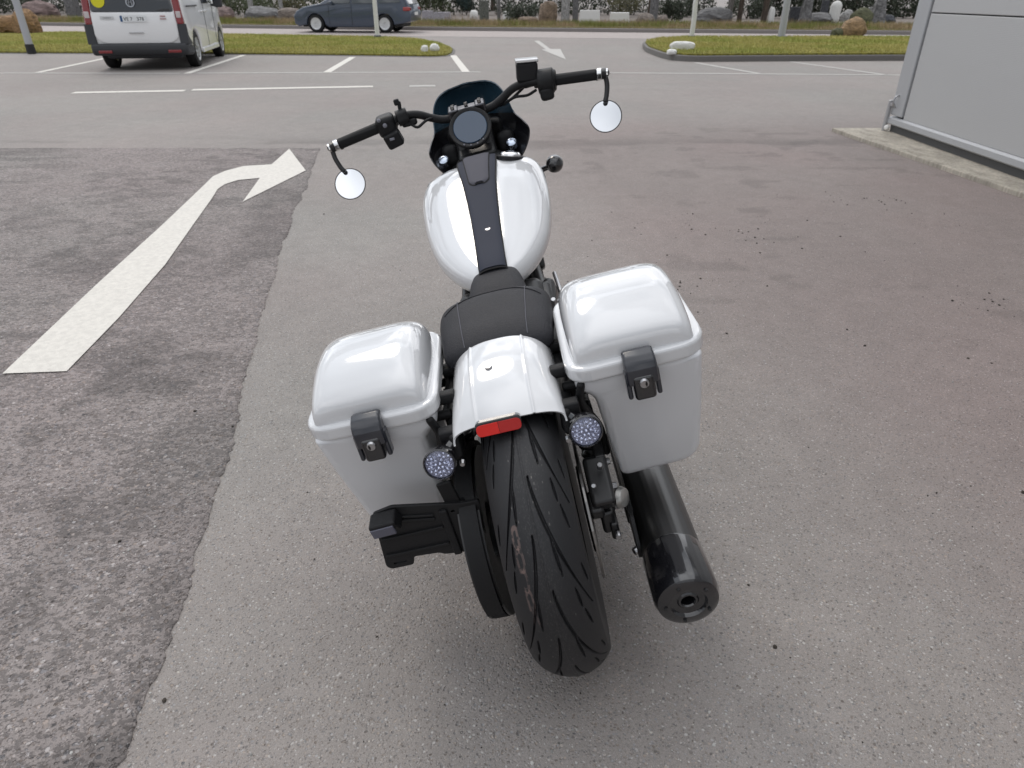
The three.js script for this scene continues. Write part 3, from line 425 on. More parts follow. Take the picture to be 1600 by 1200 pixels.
// fender struts and frame rails
for (const s of [-1, 1]) {
  const st = mesh('fender_strut', side(join([tube([[0.108, 0.60, -0.34], [0.112, 0.63, -0.1], [0.110, 0.615, 0.06], [0.106, 0.59, 0.135]], 0.0135), bx(0.106, 0.60, 0.12, 0.02, 0.05, 0.07, 0.008, -0.3), rod([0.095, 0.665, 0.055], [0.128, 0.665, 0.055], 0.014), rod([0.095, 0.655, -0.07], [0.128, 0.655, -0.07], 0.014), rod([0.098, 0.625, 0.125], [0.134, 0.625, 0.125], 0.0165)]), s), M.black, bike);
  mesh('strut_bolt', side(rod([0.128, 0.665, 0.055], [0.135, 0.665, 0.055], 0.008, 0.007, 6), s), M.steel, st); mesh('strut_bolt', side(rod([0.10, 0.585, 0.165], [0.10, 0.585, 0.175], 0.006, 0.005, 8), s), M.steel, st);
  mesh('frame_rail', side(join([tube([[0.10, 0.60, -0.30], [0.115, 0.56, -0.45], [0.10, 0.60, -0.70], [0.06, 0.80, -1.12]], 0.017), tube([[0.105, 0.58, -0.32], [0.115, 0.42, -0.40], [0.115, 0.24, -0.42]], 0.019)]), s), M.satin, bike);
  mesh('swingarm', side(join([tube([[0.115, 0.30, -0.46], [0.135, 0.31, -0.2], [0.138, AY, AX + 0.02]], 0.021), bx(0.138, AY, AX + 0.012, 0.028, 0.058, 0.10, 0.008)]), s), M.satin, bike);
  const nut = mesh('axle_nut', side(rod([0.15, AY, AX], [0.172, AY, AX], 0.017, 0.015, 6), s), M.steel, bike);
  const sk = mesh('shock', side(join([rod([0.140, 0.36, -0.02], [0.128, 0.575, -0.115], 0.013), rod([0.140, 0.36, -0.02], [0.139, 0.39, -0.03], 0.022), rod([0.129, 0.55, -0.105], [0.128, 0.59, -0.12], 0.023)]), s), M.steel, bike);
  { const pts = []; for (let k = 0; k <= 90; k++) { const t = k / 90, a = t * 9 * 2 * Math.PI; pts.push([mix(0.1395, 0.129, t) + 0.021 * Math.cos(a), mix(0.385, 0.555, t) + 0.009 * Math.sin(a), mix(-0.03, -0.106, t) + 0.021 * Math.sin(a)]); } mesh('spring', side(tube(pts, 0.0045, 220, 8), s), M.satin, sk); }
  // turn signals
  const T = new THREE.Group(); T.name = 'turn_signal'; bike.add(T); T.position.set(s * 0.1345, 0.6115, 0.196); T.rotation.set(-0.22, s * 0.06, 0);
  mesh('housing', join([lathe([[0, -0.052], [0.012, -0.050], [0.022, -0.040], [0.0285, -0.022], [0.0305, -0.004], [0.0305, 0.002], [0.028, 0.004], [0.026, -0.002], [0, -0.004]], 40, [0, 0, 0]), rod([0, 0.0, -0.03], [s * -0.026, 0.02, -0.065], 0.011)]), M.gloss, T);
  mesh('reflector', lathe([[0, -0.003], [0.026, -0.0015], [0.0262, 0.001], [0, -0.001]], 40, [0, 0, 0]), M.ledDark, T);
  const cells = [], R = rng(91); for (const [n, r] of [[1, 0], [6, 0.0085], [12, 0.0165], [16, 0.0228]]) for (let k = 0; k < n; k++) { const a = (k + (r > 0.01 ? 0.5 : 0)) / n * 2 * Math.PI; cells.push(at(new THREE.ConeGeometry(0.0034, 0.0035, 6, 1).rotateX(Math.PI / 2), r * Math.cos(a), r * Math.sin(a), 0.0012, (R() - 0.5) * 0.7, (R() - 0.5) * 0.7, R() * 3)); if (r > 0.01) cells.push(bx(r * 0.8 * Math.cos(a + 0.2), r * 0.8 * Math.sin(a + 0.2), 0.001, 0.0058, 0.0013, 0.002, 0.0004, 0, 0, a + 0.2)); }
  mesh('led_cells', join(cells), M.led, T).userData.kind = 'stuff';
  mesh('lens', lathe([[0, 0.0062], [0.012, 0.0058], [0.021, 0.0046], [0.027, 0.002], [0.0272, 0.0012], [0.021, 0.0038], [0.012, 0.005], [0, 0.0054]], 40, [0, 0, 0]), M.lens, T);
}
// hard side cases
function caseParts() {
  const xc = 0.2570, rise = v => { v.y += (0.12 - v.z) * 0.03; };
  const ring = map(ext(poly(rounded([[0.1225, -0.124], [0.386, -0.114], [0.386, 0.205], [0.1225, 0.205]], [0.055, 0.06, 0.07, 0.07], 10)), 0.016, 0.008, 4), v => { const y = v.z; v.z = -v.y; v.y = 0.668 + y; rise(v); });
  const T = table([[0.104, 0.090, 0.004], [0.1032, 0.098, 0.020], [0.101, 0.105, 0.033], [0.096, 0.110, 0.044], [0.086, 0.1135, 0.053], [0.068, 0.116, 0.063], [0.040, 0.1175, 0.075], [0.005, 0.1185, 0.085], [-0.030, 0.119, 0.0895], [-0.065, 0.119, 0.090], [-0.100, 0.118, 0.085], [-0.130, 0.116, 0.074], [-0.155, 0.111, 0.057], [-0.172, 0.104, 0.036], [-0.181, 0.096, 0.016], [-0.184, 0.088, 0.004]]);
  const smooth = surf((u, v) => { const z = mix(0.104, -0.184, 0.5 - 0.5 * Math.cos(Math.PI * u)), [w, h] = T(z), a = Math.PI * (1 - v), n = 4.8; const x = xc + w * sp(Math.cos(a), 2 / n) - 0.004, s = sp(Math.sin(a), 2 / n), y = 0.684 + h * s; return [x - 0.07 * (x - xc) * s, y + (0.12 - z) * 0.03, z]; }, 110, 96);
  const bodyPts = rounded([[0.135, 0.667], [0.374, 0.667], [0.370, 0.56], [0.357, 0.372], [0.190, 0.364], [0.176, 0.50], [0.166, 0.612], [0.135, 0.638]], [0.01, 0.01, 0.15, 0.05, 0.02, 0.10, 0.045, 0.01], 8);
  const body = crease(map(ext(poly(bodyPts), 0.285, 0.018, 4, 6), v => { v.z = -0.188 + v.z; const k = (v.z + 0.188) / 0.285; const drop = 0.667 - v.y; v.z += -drop * 0.24 * k + drop * 0.16 * (1 - k); v.y += (0.12 - v.z) * 0.03 * step(0.5, 0.66, v.y); }), 0.7);
  const latchTop = crease(map(ext(poly(rounded([[-0.108, 0.705], [-0.122, 0.707], [-0.136, 0.699], [-0.147, 0.684], [-0.150, 0.650], [-0.130, 0.650], [-0.116, 0.69]], [0.004, 0.008, 0.03, 0.02, 0.004, 0.002, 0.01], 5)), 0.048, 0.005, 3), v => { const z = -v.x, d = Math.max(0, v.y - 0.69) / 0.024, c = 0.024; v.x = xc - 0.002 + (v.z - c) * (1 - 0.16 * d * d); v.z = z; }), 0.6);
  const cheek = s => bx(xc - 0.002 + s * 0.0265, 0.648, 0.134, 0.009, 0.054, 0.024, 0.004, -0.1);
  return { lid: smooth, ring, body, latchTop, cheeks: join([cheek(-1), cheek(1)]), latchBox: bx(xc - 0.002, 0.643, 0.1385, 0.039, 0.048, 0.030, 0.007, -0.12), lock: rod([xc - 0.002, 0.6545, 0.150], [xc - 0.002, 0.6540, 0.1560], 0.0088, 0.0082, 28), slot: bx(xc + 0.0012, 0.6540, 0.1562, 0.0024, 0.0098, 0.002, 0.0004), key: bx(xc + 0.0012, 0.6540, 0.1563, 0.004, 0.004, 0.0014, 0.0004) };
}
{ const C = caseParts();
  for (const s of [-1, 1]) {
    const b = mesh('side_case', side(C.body, s), M.bagWhite, bike);
    mesh('lid', side(C.lid, s), M.white, b); mesh('lid_rim', side(C.ring, s), M.white, b);
    mesh('latch', side(join([C.latchTop, C.cheeks]), s), M.latch, b); mesh('latch_box', side(C.latchBox, s), M.gloss, b); mesh('lock', side(C.lock, s), M.steel, b); mesh('key_slot', side(join([C.slot, C.key]), s), M.black, b);
    mesh('case_bracket', side(join([bx(0.128, 0.60, -0.06, 0.012, 0.05, 0.20, 0.004), rod([0.11, 0.63, 0.06], [0.16, 0.63, 0.06], 0.010), rod([0.11, 0.60, -0.13], [0.16, 0.60, -0.13], 0.010), tube([[0.145, 0.655, 0.11], [0.138, 0.62, 0.105], [0.150, 0.57, 0.08], [0.165, 0.50, 0.03], [0.170, 0.40, -0.02]], 0.008)]), s), M.black, b);
  } }
// number plate carrier on the left
{ const z = 0.16, sh = poly(rounded([[-0.302, 0.512], [-0.262, 0.520], [-0.132, 0.492], [-0.094, 0.490], [-0.104, 0.398], [-0.116, 0.366], [-0.196, 0.375], [-0.206, 0.382], [-0.258, 0.386], [-0.264, 0.366], [-0.312, 0.366], [-0.320, 0.376]], 0.006, 4));
  const slotH = (x, y, w, h, a = 0) => { const p = new THREE.Path(); const pts = rounded([[-w / 2, -h / 2], [-w / 2, h / 2], [w / 2, h / 2], [w / 2, -h / 2]], h * 0.48, 5).map(([u, v]) => [x + u * Math.cos(a) - v * Math.sin(a), y + u * Math.sin(a) + v * Math.cos(a)]); pts.forEach((q, i) => i ? p.lineTo(...q) : p.moveTo(...q)); p.closePath(); return p; };
  sh.holes.push(slotH(-0.289, 0.379, 0.030, 0.0085), slotH(-0.286, 0.462, 0.030, 0.007), slotH(-0.150, 0.478, 0.011, 0.008));
  const h = mesh('plate_carrier', at(ext(sh, 0.005, 0.0015), 0, 0, z), M.plastic, bike);
  mesh('carrier_rib', join([[-0.305, -0.178, 0.447, 0.006], [-0.310, -0.178, 0.404, 0.006]].map(([a, b, y, t]) => bx((a + b) / 2, y, z + 0.008, b - a, t, 0.008, 0.002))), M.plastic, h);
  mesh('carrier_rib', join([bx(-0.168, 0.43, z + 0.008, 0.016, 0.115, 0.011, 0.003), bx(-0.232, 0.489, z + 0.007, 0.09, 0.005, 0.008, 0.002, 0, 0, -0.2), bx(-0.222, 0.477, z + 0.007, 0.07, 0.007, 0.008, 0.002, 0, 0, -0.2)]), M.plastic, h);
  for (const g of [bx(-0.130, 0.452, z + 0.007, 0.022, 0.006, 0.008, 0.002, 0, 0, 0.15), bx(-0.126, 0.413, z + 0.007, 0.026, 0.006, 0.008, 0.002, 0, 0, 0.15), rod([-0.118, 0.395, z + 0.003], [-0.118, 0.395, z + 0.012], 0.005)]) mesh('mount_lug', g, M.plastic, h);
  const l = mesh('plate_lamp', map(rbox(0.062, 0.030, 0.040, 0.006), v => { v.x += v.y > 0 ? v.x * -0.14 : 0; v.z += v.y < 0 ? -0.006 : 0; }), M.black, h); l.position.set(-0.278, 0.500, z + 0.026); l.rotation.set(0.1, 0, 0.06);
  mesh('lamp_window', bx(0, 0, 0, 0.046, 0.022, 0.006, 0.002), std(0.10, 0.10, 0.13, 0.25), l).position.set(-0.002, -0.003, 0.019);
  mesh('carrier_arm', join([bx(-0.130, 0.470, 0.12, 0.016, 0.045, 0.09, 0.004), tube([[-0.135, 0.46, 0.16], [-0.14, 0.40, 0.12], [-0.145, AY + 0.02, AX + 0.03]], 0.012), bx(-0.148, 0.512, z - 0.004, 0.030, 0.060, 0.008, 0.003, 0, 0, 0.1)]), M.black, h);
}
// exhaust
{ const x = 0.250, y = 0.243, R = 0.0605;
  const m = mesh('muffler', lathe([[0.024, -0.74], [0.032, -0.72], [0.046, -0.66], [R - 0.003, -0.60], [R, -0.58], [R, 0.168], [R - 0.0015, 0.170], [0.03, 0.172]], 72, [x, y, 0]), phys(0.004, 0.004, 0.004, { roughness: 0.36, ior: 2.0 }), bike);
  mesh('muffler_tip', lathe([[R - 0.004, 0.166], [R + 0.0015, 0.167], [R + 0.003, 0.172], [R + 0.003, 0.276], [R - 0.002, 0.289], [R - 0.010, 0.2935], [0.036, 0.2945], [0.034, 0.292], [0.032, 0.288], [0.021, 0.2865], [0.018, 0.289], [0.0145, 0.289], [0.0125, 0.286], [0.012, 0.22], [0, 0.22]], 72, [x, y, 0]), M.gloss, m);
  const b = []; for (let k = 0; k < 5; k++) { const a = (90 + k * 72 + 20) * D2R; b.push(rod([x + 0.0445 * Math.cos(a), y + 0.0445 * Math.sin(a), 0.291], [x + 0.0445 * Math.cos(a), y + 0.0445 * Math.sin(a), 0.2975], 0.0038, 0.0034, 12)); }
  for (const g of b) mesh('tip_bolt', g, M.satin, m);
  mesh('muffler_bracket', join([map(ext(poly(rounded([[-0.20, 0.33], [0.10, 0.31], [0.145, 0.255], [0.14, 0.225], [0.105, 0.215], [0.06, 0.24], [-0.20, 0.25]], 0.018, 6)), 0.006, 0.0015), v => { const z = v.x; v.x = 0.185 + v.z; v.z = z; }, true), bx(0.205, 0.255, 0.02, 0.05, 0.035, 0.05, 0.006)]), M.black, m);
  mesh('bracket_bolt', rod([0.188, 0.238, 0.122], [0.176, 0.238, 0.128], 0.010, 0.008, 14), M.steel, m);
  mesh('header_pipe', join([tube([[x, y, -0.72], [0.24, 0.24, -0.85], [0.20, 0.26, -0.98], [0.13, 0.40, -1.00], [0.09, 0.47, -0.93]], 0.023), tube([[x, y + 0.02, -0.66], [0.22, 0.30, -0.66], [0.17, 0.42, -0.60], [0.12, 0.46, -0.56]], 0.022)]), M.satin, m);
}
// rear caliper, hoses
{ const c = mesh('rear_caliper', join([bx(0.138, 0.405, 0.085, 0.050, 0.052, 0.105, 0.010, 0.65), bx(0.120, 0.37, 0.11, 0.030, 0.04, 0.05, 0.008, 0.5), bx(0.150, 0.44, 0.035, 0.024, 0.05, 0.05, 0.006, 0.4), bx(0.148, 0.30, 0.095, 0.018, 0.045, 0.06, 0.006)]), M.satin, bike);
  for (const g of [rod([0.160, 0.40, 0.10], [0.172, 0.40, 0.10], 0.008, 0.007, 8), rod([0.156, 0.43, 0.055], [0.170, 0.43, 0.055], 0.008, 0.007, 8), rod([0.146, 0.452, 0.10], [0.146, 0.474, 0.118], 0.006, 0.006, 8), rod([0.151, 0.298, 0.126], [0.151, 0.298, 0.140], 0.007, 0.006, 8), rod([0.125, 0.435, 0.13], [0.125, 0.445, 0.142], 0.006, 0.005, 8)]) mesh('caliper_bolt', g, M.steel, c);
  mesh('brake_hose', tube([[0.15, 0.44, 0.02], [0.155, 0.50, -0.04], [0.15, 0.45, -0.2], [0.13, 0.36, -0.4]], 0.0055), M.rubber, c);
  mesh('axle_cap', lathe([[0, 0], [0.022, 0], [0.024, 0.006], [0.020, 0.016], [0, 0.020]], 24, [0.170, 0.335, 0.06], [1, 0.2, 0.6]), std(0.62, 0.61, 0.58, 0.35, 0.8), c); }
// seat
{ const rows = [[-0.515, 0.020, 0.690, 0.68, 0.668], [-0.505, 0.050, 0.700, 0.675, 0.650], [-0.47, 0.066, 0.702, 0.665, 0.635], [-0.42, 0.074, 0.692, 0.655, 0.625], [-0.36, 0.084, 0.674, 0.645, 0.62], [-0.31, 0.099, 0.682, 0.655, 0.630], [-0.27, 0.116, 0.716, 0.672, 0.634], [-0.24, 0.123, 0.737, 0.684, 0.638], [-0.215, 0.126, 0.746, 0.690, 0.640], [-0.18, 0.126, 0.744, 0.692, 0.642], [-0.13, 0.123, 0.735, 0.690, 0.645], [-0.09, 0.118, 0.727, 0.687, 0.650], [-0.06, 0.115, 0.715, 0.684, 0.656], [-0.045, 0.106, 0.704, 0.680, 0.660], [-0.040, 0.088, 0.694, 0.676, 0.664]];
  const T = table(rows), topY = (x, z, e = 2.8) => { const [w, yt, yc] = T(z); return yc + (yt - yc) * Math.pow(Math.max(0, 1 - Math.pow(Math.abs(x) / w, e)), 1 / e); };
  const s = mesh('seat', loft(rows, 0, 90, 96, 2.8, 3), M.leather, bike); { const p = s.geometry.attributes.position, u = s.geometry.attributes.uv; for (let i = 0; i < p.count; i++) u.setXY(i, p.getX(i) * 3, p.getZ(i) * 3 + p.getY(i)); }
  const line = f => { const pts = []; for (let k = 0; k <= 24; k++) { const [x, z] = f(k / 24); pts.push([x, topY(x, z) + 0.0006, z]); } return tube(pts, 0.0013, 60, 6); };
  for (const q of [-1, 1]) mesh('seat_piping', line(t => [q * mix(0.078, 0.066, t), mix(-0.225, -0.052, t)]), M.seatStitch, s);
  mesh('seat_piping', line(t => { const x = mix(-0.108, 0.108, t); return [x, -0.222 + 0.04 * Math.pow(Math.abs(x) / 0.108, 2) - 0.004]; }), M.leather, s);
  mesh('seat_pan', loft([[-0.50, 0.05, 0.655, 0.64, 0.62], [-0.42, 0.076, 0.645, 0.62, 0.59], [-0.30, 0.105, 0.640, 0.61, 0.58], [-0.15, 0.12, 0.64, 0.62, 0.59], [-0.06, 0.11, 0.655, 0.64, 0.625]], 0, 20, 32, 4, 4), M.black, s); }
// tank
const tankRows = [[-0.462, 0.012, 0.682, 0.672, 0.664], [-0.468, 0.040, 0.694, 0.670, 0.645], [-0.485, 0.062, 0.704, 0.668, 0.632], [-0.52, 0.092, 0.716, 0.672, 0.620], [-0.58, 0.128, 0.734, 0.682, 0.612], [-0.65, 0.158, 0.757, 0.697, 0.612], [-0.74, 0.180, 0.789, 0.718, 0.622], [-0.83, 0.192, 0.822, 0.745, 0.640], [-0.91, 0.196, 0.850, 0.770, 0.660], [-0.97, 0.193, 0.866, 0.788, 0.68], [-1.005, 0.184, 0.869, 0.798, 0.695], [-1.03, 0.165, 0.864, 0.803, 0.715], [-1.046, 0.130, 0.854, 0.807, 0.74], [-1.055, 0.08, 0.842, 0.809, 0.77], [-1.058, 0.015, 0.825, 0.81, 0.795]];
{ const e = 2.5, T = table(tankRows), topY = (x, z) => { const [w, yt, yc] = T(z); return yc + (yt - yc) * Math.pow(Math.max(0, 1 - Math.pow(Math.abs(x) / w, e)), 1 / e); };
  const t = mesh('fuel_tank', loft(tankRows, 0, 110, 120, e, 2.1), M.white, bike);
  const hw = table([[-1.02, 0.059], [-0.95, 0.055], [-0.85, 0.044], [-0.70, 0.035], [-0.58, 0.032], [-0.46, 0.030]]);
  const on = (z0, z1, wf, lift, nu = 60, nv = 20) => shell((u, v) => { const z = mix(z0, z1, u), x = (v * 2 - 1) * wf(z); return [x, topY(x, z) + lift - 0.0025 * Math.pow(Math.abs(v * 2 - 1), 8), z]; }, nu, nv, 0.008);
  mesh('strip_gasket', on(-0.474, -1.028, z => hw(z)[0] + 0.0035, 0.0028), M.rubber, t);
  mesh('tank_strip', on(-0.478, -1.025, z => hw(z)[0], 0.0055), M.dash, t);
  const pw = z => mix(0.025, 0.0385, clamp((-0.845 - z) / 0.16)) * Math.pow(1 - Math.pow(clamp((z + 0.862) / 0.019), 2.4), 0.42);
  mesh('panel_gasket', on(-0.8405, -1.017, z => pw(z - 0.0035) + 0.003, 0.0085, 60, 16), M.rubber, t);
  mesh('dash_panel', on(-0.8445, -1.016, pw, 0.0125, 60, 16), M.dashPanel, t);
  for (const [x, z] of [[-0.011, -0.885], [0.013, -0.888]]) mesh('dash_stud', ball(x, topY(x, z) + 0.0125, z, 0.0042, 0.7, 0.5, 1.6, 12), M.stitch, t);
  mesh('strip_bolt', join([lathe([[0, 0.0095], [0.007, 0.0095], [0.0085, 0.006], [0.0085, 0], [0, 0]], 24, [0.003, topY(0.003, -0.635) + 0.004, -0.635], [0, 1, 0.3]), lathe([[0.0125, 0.004], [0.0155, 0.003], [0.0155, -0.003], [0.0125, -0.003], [0.0125, 0.004]], 28, [0.003, topY(0.003, -0.635) + 0.004, -0.635], [0, 1, 0.3])]), M.steel, t);
  const fx = 0.104, fz = -0.995, fy = topY(fx, fz);
  const cap = mesh('filler_cap', lathe([[0, 0.016], [0.016, 0.0155], [0.027, 0.013], [0.0325, 0.008], [0.033, 0.004], [0.033, -0.006], [0, -0.006]], 48, [fx, fy, fz], [0.30, 1, -0.12]), M.chrome, t);
  mesh('filler_ring', lathe([[0.034, 0.001], [0.038, 0.003], [0.042, 0.001], [0.043, -0.008], [0.034, -0.008], [0.034, 0.001]], 48, [fx, fy, fz], [0.30, 1, -0.12]), M.black, t);
}
// engine and lower frame
{ const eng = new THREE.Group(); eng.name = 'engine'; bike.add(eng);
  mesh('crankcase', join([bx(0, 0.30, -0.66, 0.26, 0.24, 0.42, 0.05), lathe([[0, 0.135], [0.06, 0.150], [0.105, 0.148], [0.118, 0.13], [0.118, 0]], 40, [0.02, 0.30, -0.60], [1, 0, 0]), lathe([[0, 0.135], [0.06, 0.150], [0.10, 0.146], [0.112, 0.13], [0.112, 0]], 40, [-0.02, 0.30, -0.66], [-1, 0, 0]), bx(0, 0.20, -0.70, 0.20, 0.14, 0.36, 0.04)]), M.satin, eng);
  for (const [z0, lean] of [[-0.56, 0.42], [-0.82, -0.42]]) { const fins = []; for (let k = 0; k < 7; k++) { const d = 0.05 + k * 0.017; fins.push(bx(0, 0.42 + d * Math.cos(lean), z0 + d * Math.sin(lean) * (1), 0.172, 0.006, 0.150, 0.002, lean, 0, 0)); }
    mesh('cylinder', join([rod([0, 0.38, z0 - 0.02 * Math.sign(lean)], [0, 0.38 + 0.2 * Math.cos(lean), z0 + 0.2 * Math.sin(lean)], 0.064), ...fins]), M.black, eng);
    mesh('cylinder_head', join([bx(0, 0.585, z0 + 0.165 * Math.sin(lean) * 1.05, 0.235, 0.075, 0.135, 0.03, lean), bx(0.118, 0.565, z0 + 0.15 * Math.sin(lean), 0.03, 0.085, 0.10, 0.012, lean), bx(-0.118, 0.565, z0 + 0.15 * Math.sin(lean), 0.03, 0.085, 0.10, 0.012, lean)]), M.satin, eng); }
  for (const g of [bx(0.128, 0.535, -0.50, 0.035, 0.13, 0.16, 0.02, 0.35, -0.1, 0.1), bx(-0.128, 0.55, -0.46, 0.035, 0.11, 0.13, 0.02, 0.35, 0.1, -0.1)]) mesh('side_cover', g, M.satin, eng);
  for (const g of [rod([0.152, 0.60, -0.62], [0.158, 0.575, -0.50], 0.006), rod([0.13, 0.585, -0.40], [0.132, 0.63, -0.37], 0.0065), rod([0.147, 0.58, -0.41], [0.147, 0.62, -0.38], 0.0055)]) mesh('cover_trim', g, M.steel, eng);
  mesh('radiator', join([bx(0, 0.42, -1.09, 0.24, 0.30, 0.045, 0.008, -0.12)]), M.black, eng);
  for (const s of [-1, 1]) { mesh('down_tube', side(tube([[0.07, 0.78, -1.10], [0.085, 0.45, -1.06], [0.09, 0.20, -0.98], [0.10, 0.17, -0.7], [0.115, 0.25, -0.42]], 0.018), s), M.satin, eng);
    mesh('footpeg', side(join([rod([0.13, 0.26, -0.86], [0.24, 0.265, -0.86], 0.016), bx(0.24, 0.267, -0.86, 0.09, 0.018, 0.05, 0.008)]), s), M.rubber, eng); }
  const k = mesh('side_stand', join([rod([-0.13, 0.21, -0.62], [-0.30, 0.098, -0.56], 0.014, 0.012), bx(-0.312, 0.0835, -0.555, 0.075, 0.012, 0.05, 0.004, 0, 0, -0.2417)]), M.black, bike);
}
// fork, front wheel, headlamp
const front = makeWheel('front_wheel', 0.318, -1.562, 0.318, 0.128, 0.235, false, tyreTex(), bike);
mesh('brake_disc', lathe([[0.09, -0.0025], [0.149, -0.0025], [0.149, 0.0025], [0.09, 0.0025], [0.09, -0.0025]], 60, [-0.088, 0.318, -1.562], [1, 0, 0]), M.disc, front);
{ const fk = new THREE.Group(); fk.name = 'front_fork'; bike.add(fk);
  for (const s of [-1, 1]) { mesh('fork_leg', side(join([rod([0.105, 0.845, -1.21], [0.105, 0.52, -1.41], 0.0225), rod([0.105, 0.56, -1.385], [0.105, 0.30, -1.555], 0.031, 0.029)]), s), M.satin, fk);
    mesh('fork_cap', side(lathe([[0, 0.014], [0.009, 0.013], [0.0165, 0.009], [0.019, 0.002], [0.019, -0.01], [0, -0.01]], 28, [0.116, 0.866, -1.165], [0, 0.75, 0.6]), s), std(0.50, 0.56, 0.66, 0.22, 1), fk); }
  mesh('triple_clamp', join([bx(0, 0.825, -1.205, 0.27, 0.035, 0.075, 0.012, 0.5), bx(0, 0.70, -1.29, 0.26, 0.035, 0.07, 0.012, 0.5), bx(0, 0.86, -1.16, 0.13, 0.05, 0.07, 0.015, 0.4)]), M.satin, fk);
  mesh('front_fender', shell((u, v) => { const a = (-62 + 112 * u) * D2R, t = v * 2 - 1, r = 0.345 - 0.035 * Math.pow(Math.abs(t), 2.5); return [0.078 * t, 0.318 + r * Math.cos(a), -1.562 + r * Math.sin(a)]; }, 36, 18, 0.003), M.white, fk);
  const hl = mesh('headlamp', lathe([[0, 0.11], [0.055, 0.10], [0.085, 0.07], [0.095, 0.02], [0.096, 0.0], [0.09, -0.006]], 48, [0, 0.80, -1.37], [0, 0.1, 1]), M.gloss, fk);
  mesh('headlamp_lens', lathe([[0, -0.03], [0.05, -0.022], [0.09, 0], [0.085, 0.002], [0, 0.0]], 40, [0, 0.80, -1.375], [0, 0.1, 1]), std(0.55, 0.57, 0.6, 0.08, 0.6), fk);
  for (const s of [-1, 1]) { const q = mesh('front_signal', join([ball(s > 0 ? 0.239 : -0.166, s > 0 ? 0.776 : 0.792, -1.125, 0.029, 1, 1, 1.15), rod([s > 0 ? 0.222 : -0.155, 0.768, -1.14], [s * 0.12, 0.73, -1.24], 0.009, 0.011)]), M.gloss, fk); }
}
// cockpit fairing and tinted screen
{ const rows = [[0.792, 0.095, -1.25, -1.150], [0.815, 0.122, -1.27, -1.130], [0.845, 0.150, -1.30, -1.125], [0.880, 0.172, -1.335, -1.140], [0.905, 0.176, -1.35, -1.160], [0.930, 0.160, -1.36, -1.195], [0.950, 0.142, -1.365, -1.225], [0.985, 0.132, -1.365, -1.245], [1.020, 0.122, -1.36, -1.262], [1.045, 0.106, -1.35, -1.278], [1.060, 0.084, -1.34, -1.290], [1.068, 0.050, -1.332, -1.302], [1.070, 0.012, -1.328, -1.318]];
  const T = table(rows), fn = (y0, y1, off = 0) => (u, v) => { const y = mix(y0, y1, u), t = v * 2 - 1, [w, zf, ze] = T(y); return [w * t * (t < 0 ? mix(0.93, 1, step(0.9, 1.0, y)) : 1) + 0.008, y - off, zf + (ze - zf) * Math.pow(Math.abs(t), 2.3) + off]; };
  const f = mesh('cockpit_fairing', shell(fn(0.792, 0.958), 34, 60, 0.004), M.gloss, bike);
  mesh('windscreen', shell(fn(0.952, 1.070, 0.003), 40, 60, 0.004), M.screen, f);
  mesh('inner_panel', join([bx(0.006, 0.90, -1.25, 0.19, 0.10, 0.05, 0.02, 0.4), bx(-0.09, 0.87, -1.22, 0.06, 0.07, 0.06, 0.02), bx(0.10, 0.87, -1.22, 0.06, 0.07, 0.06, 0.02), bx(0.075, 0.925, -1.215, 0.045, 0.06, 0.02, 0.008, 0.6, -0.3), bx(0, 0.83, -1.14, 0.16, 0.06, 0.08, 0.02)]), M.plastic, f); }
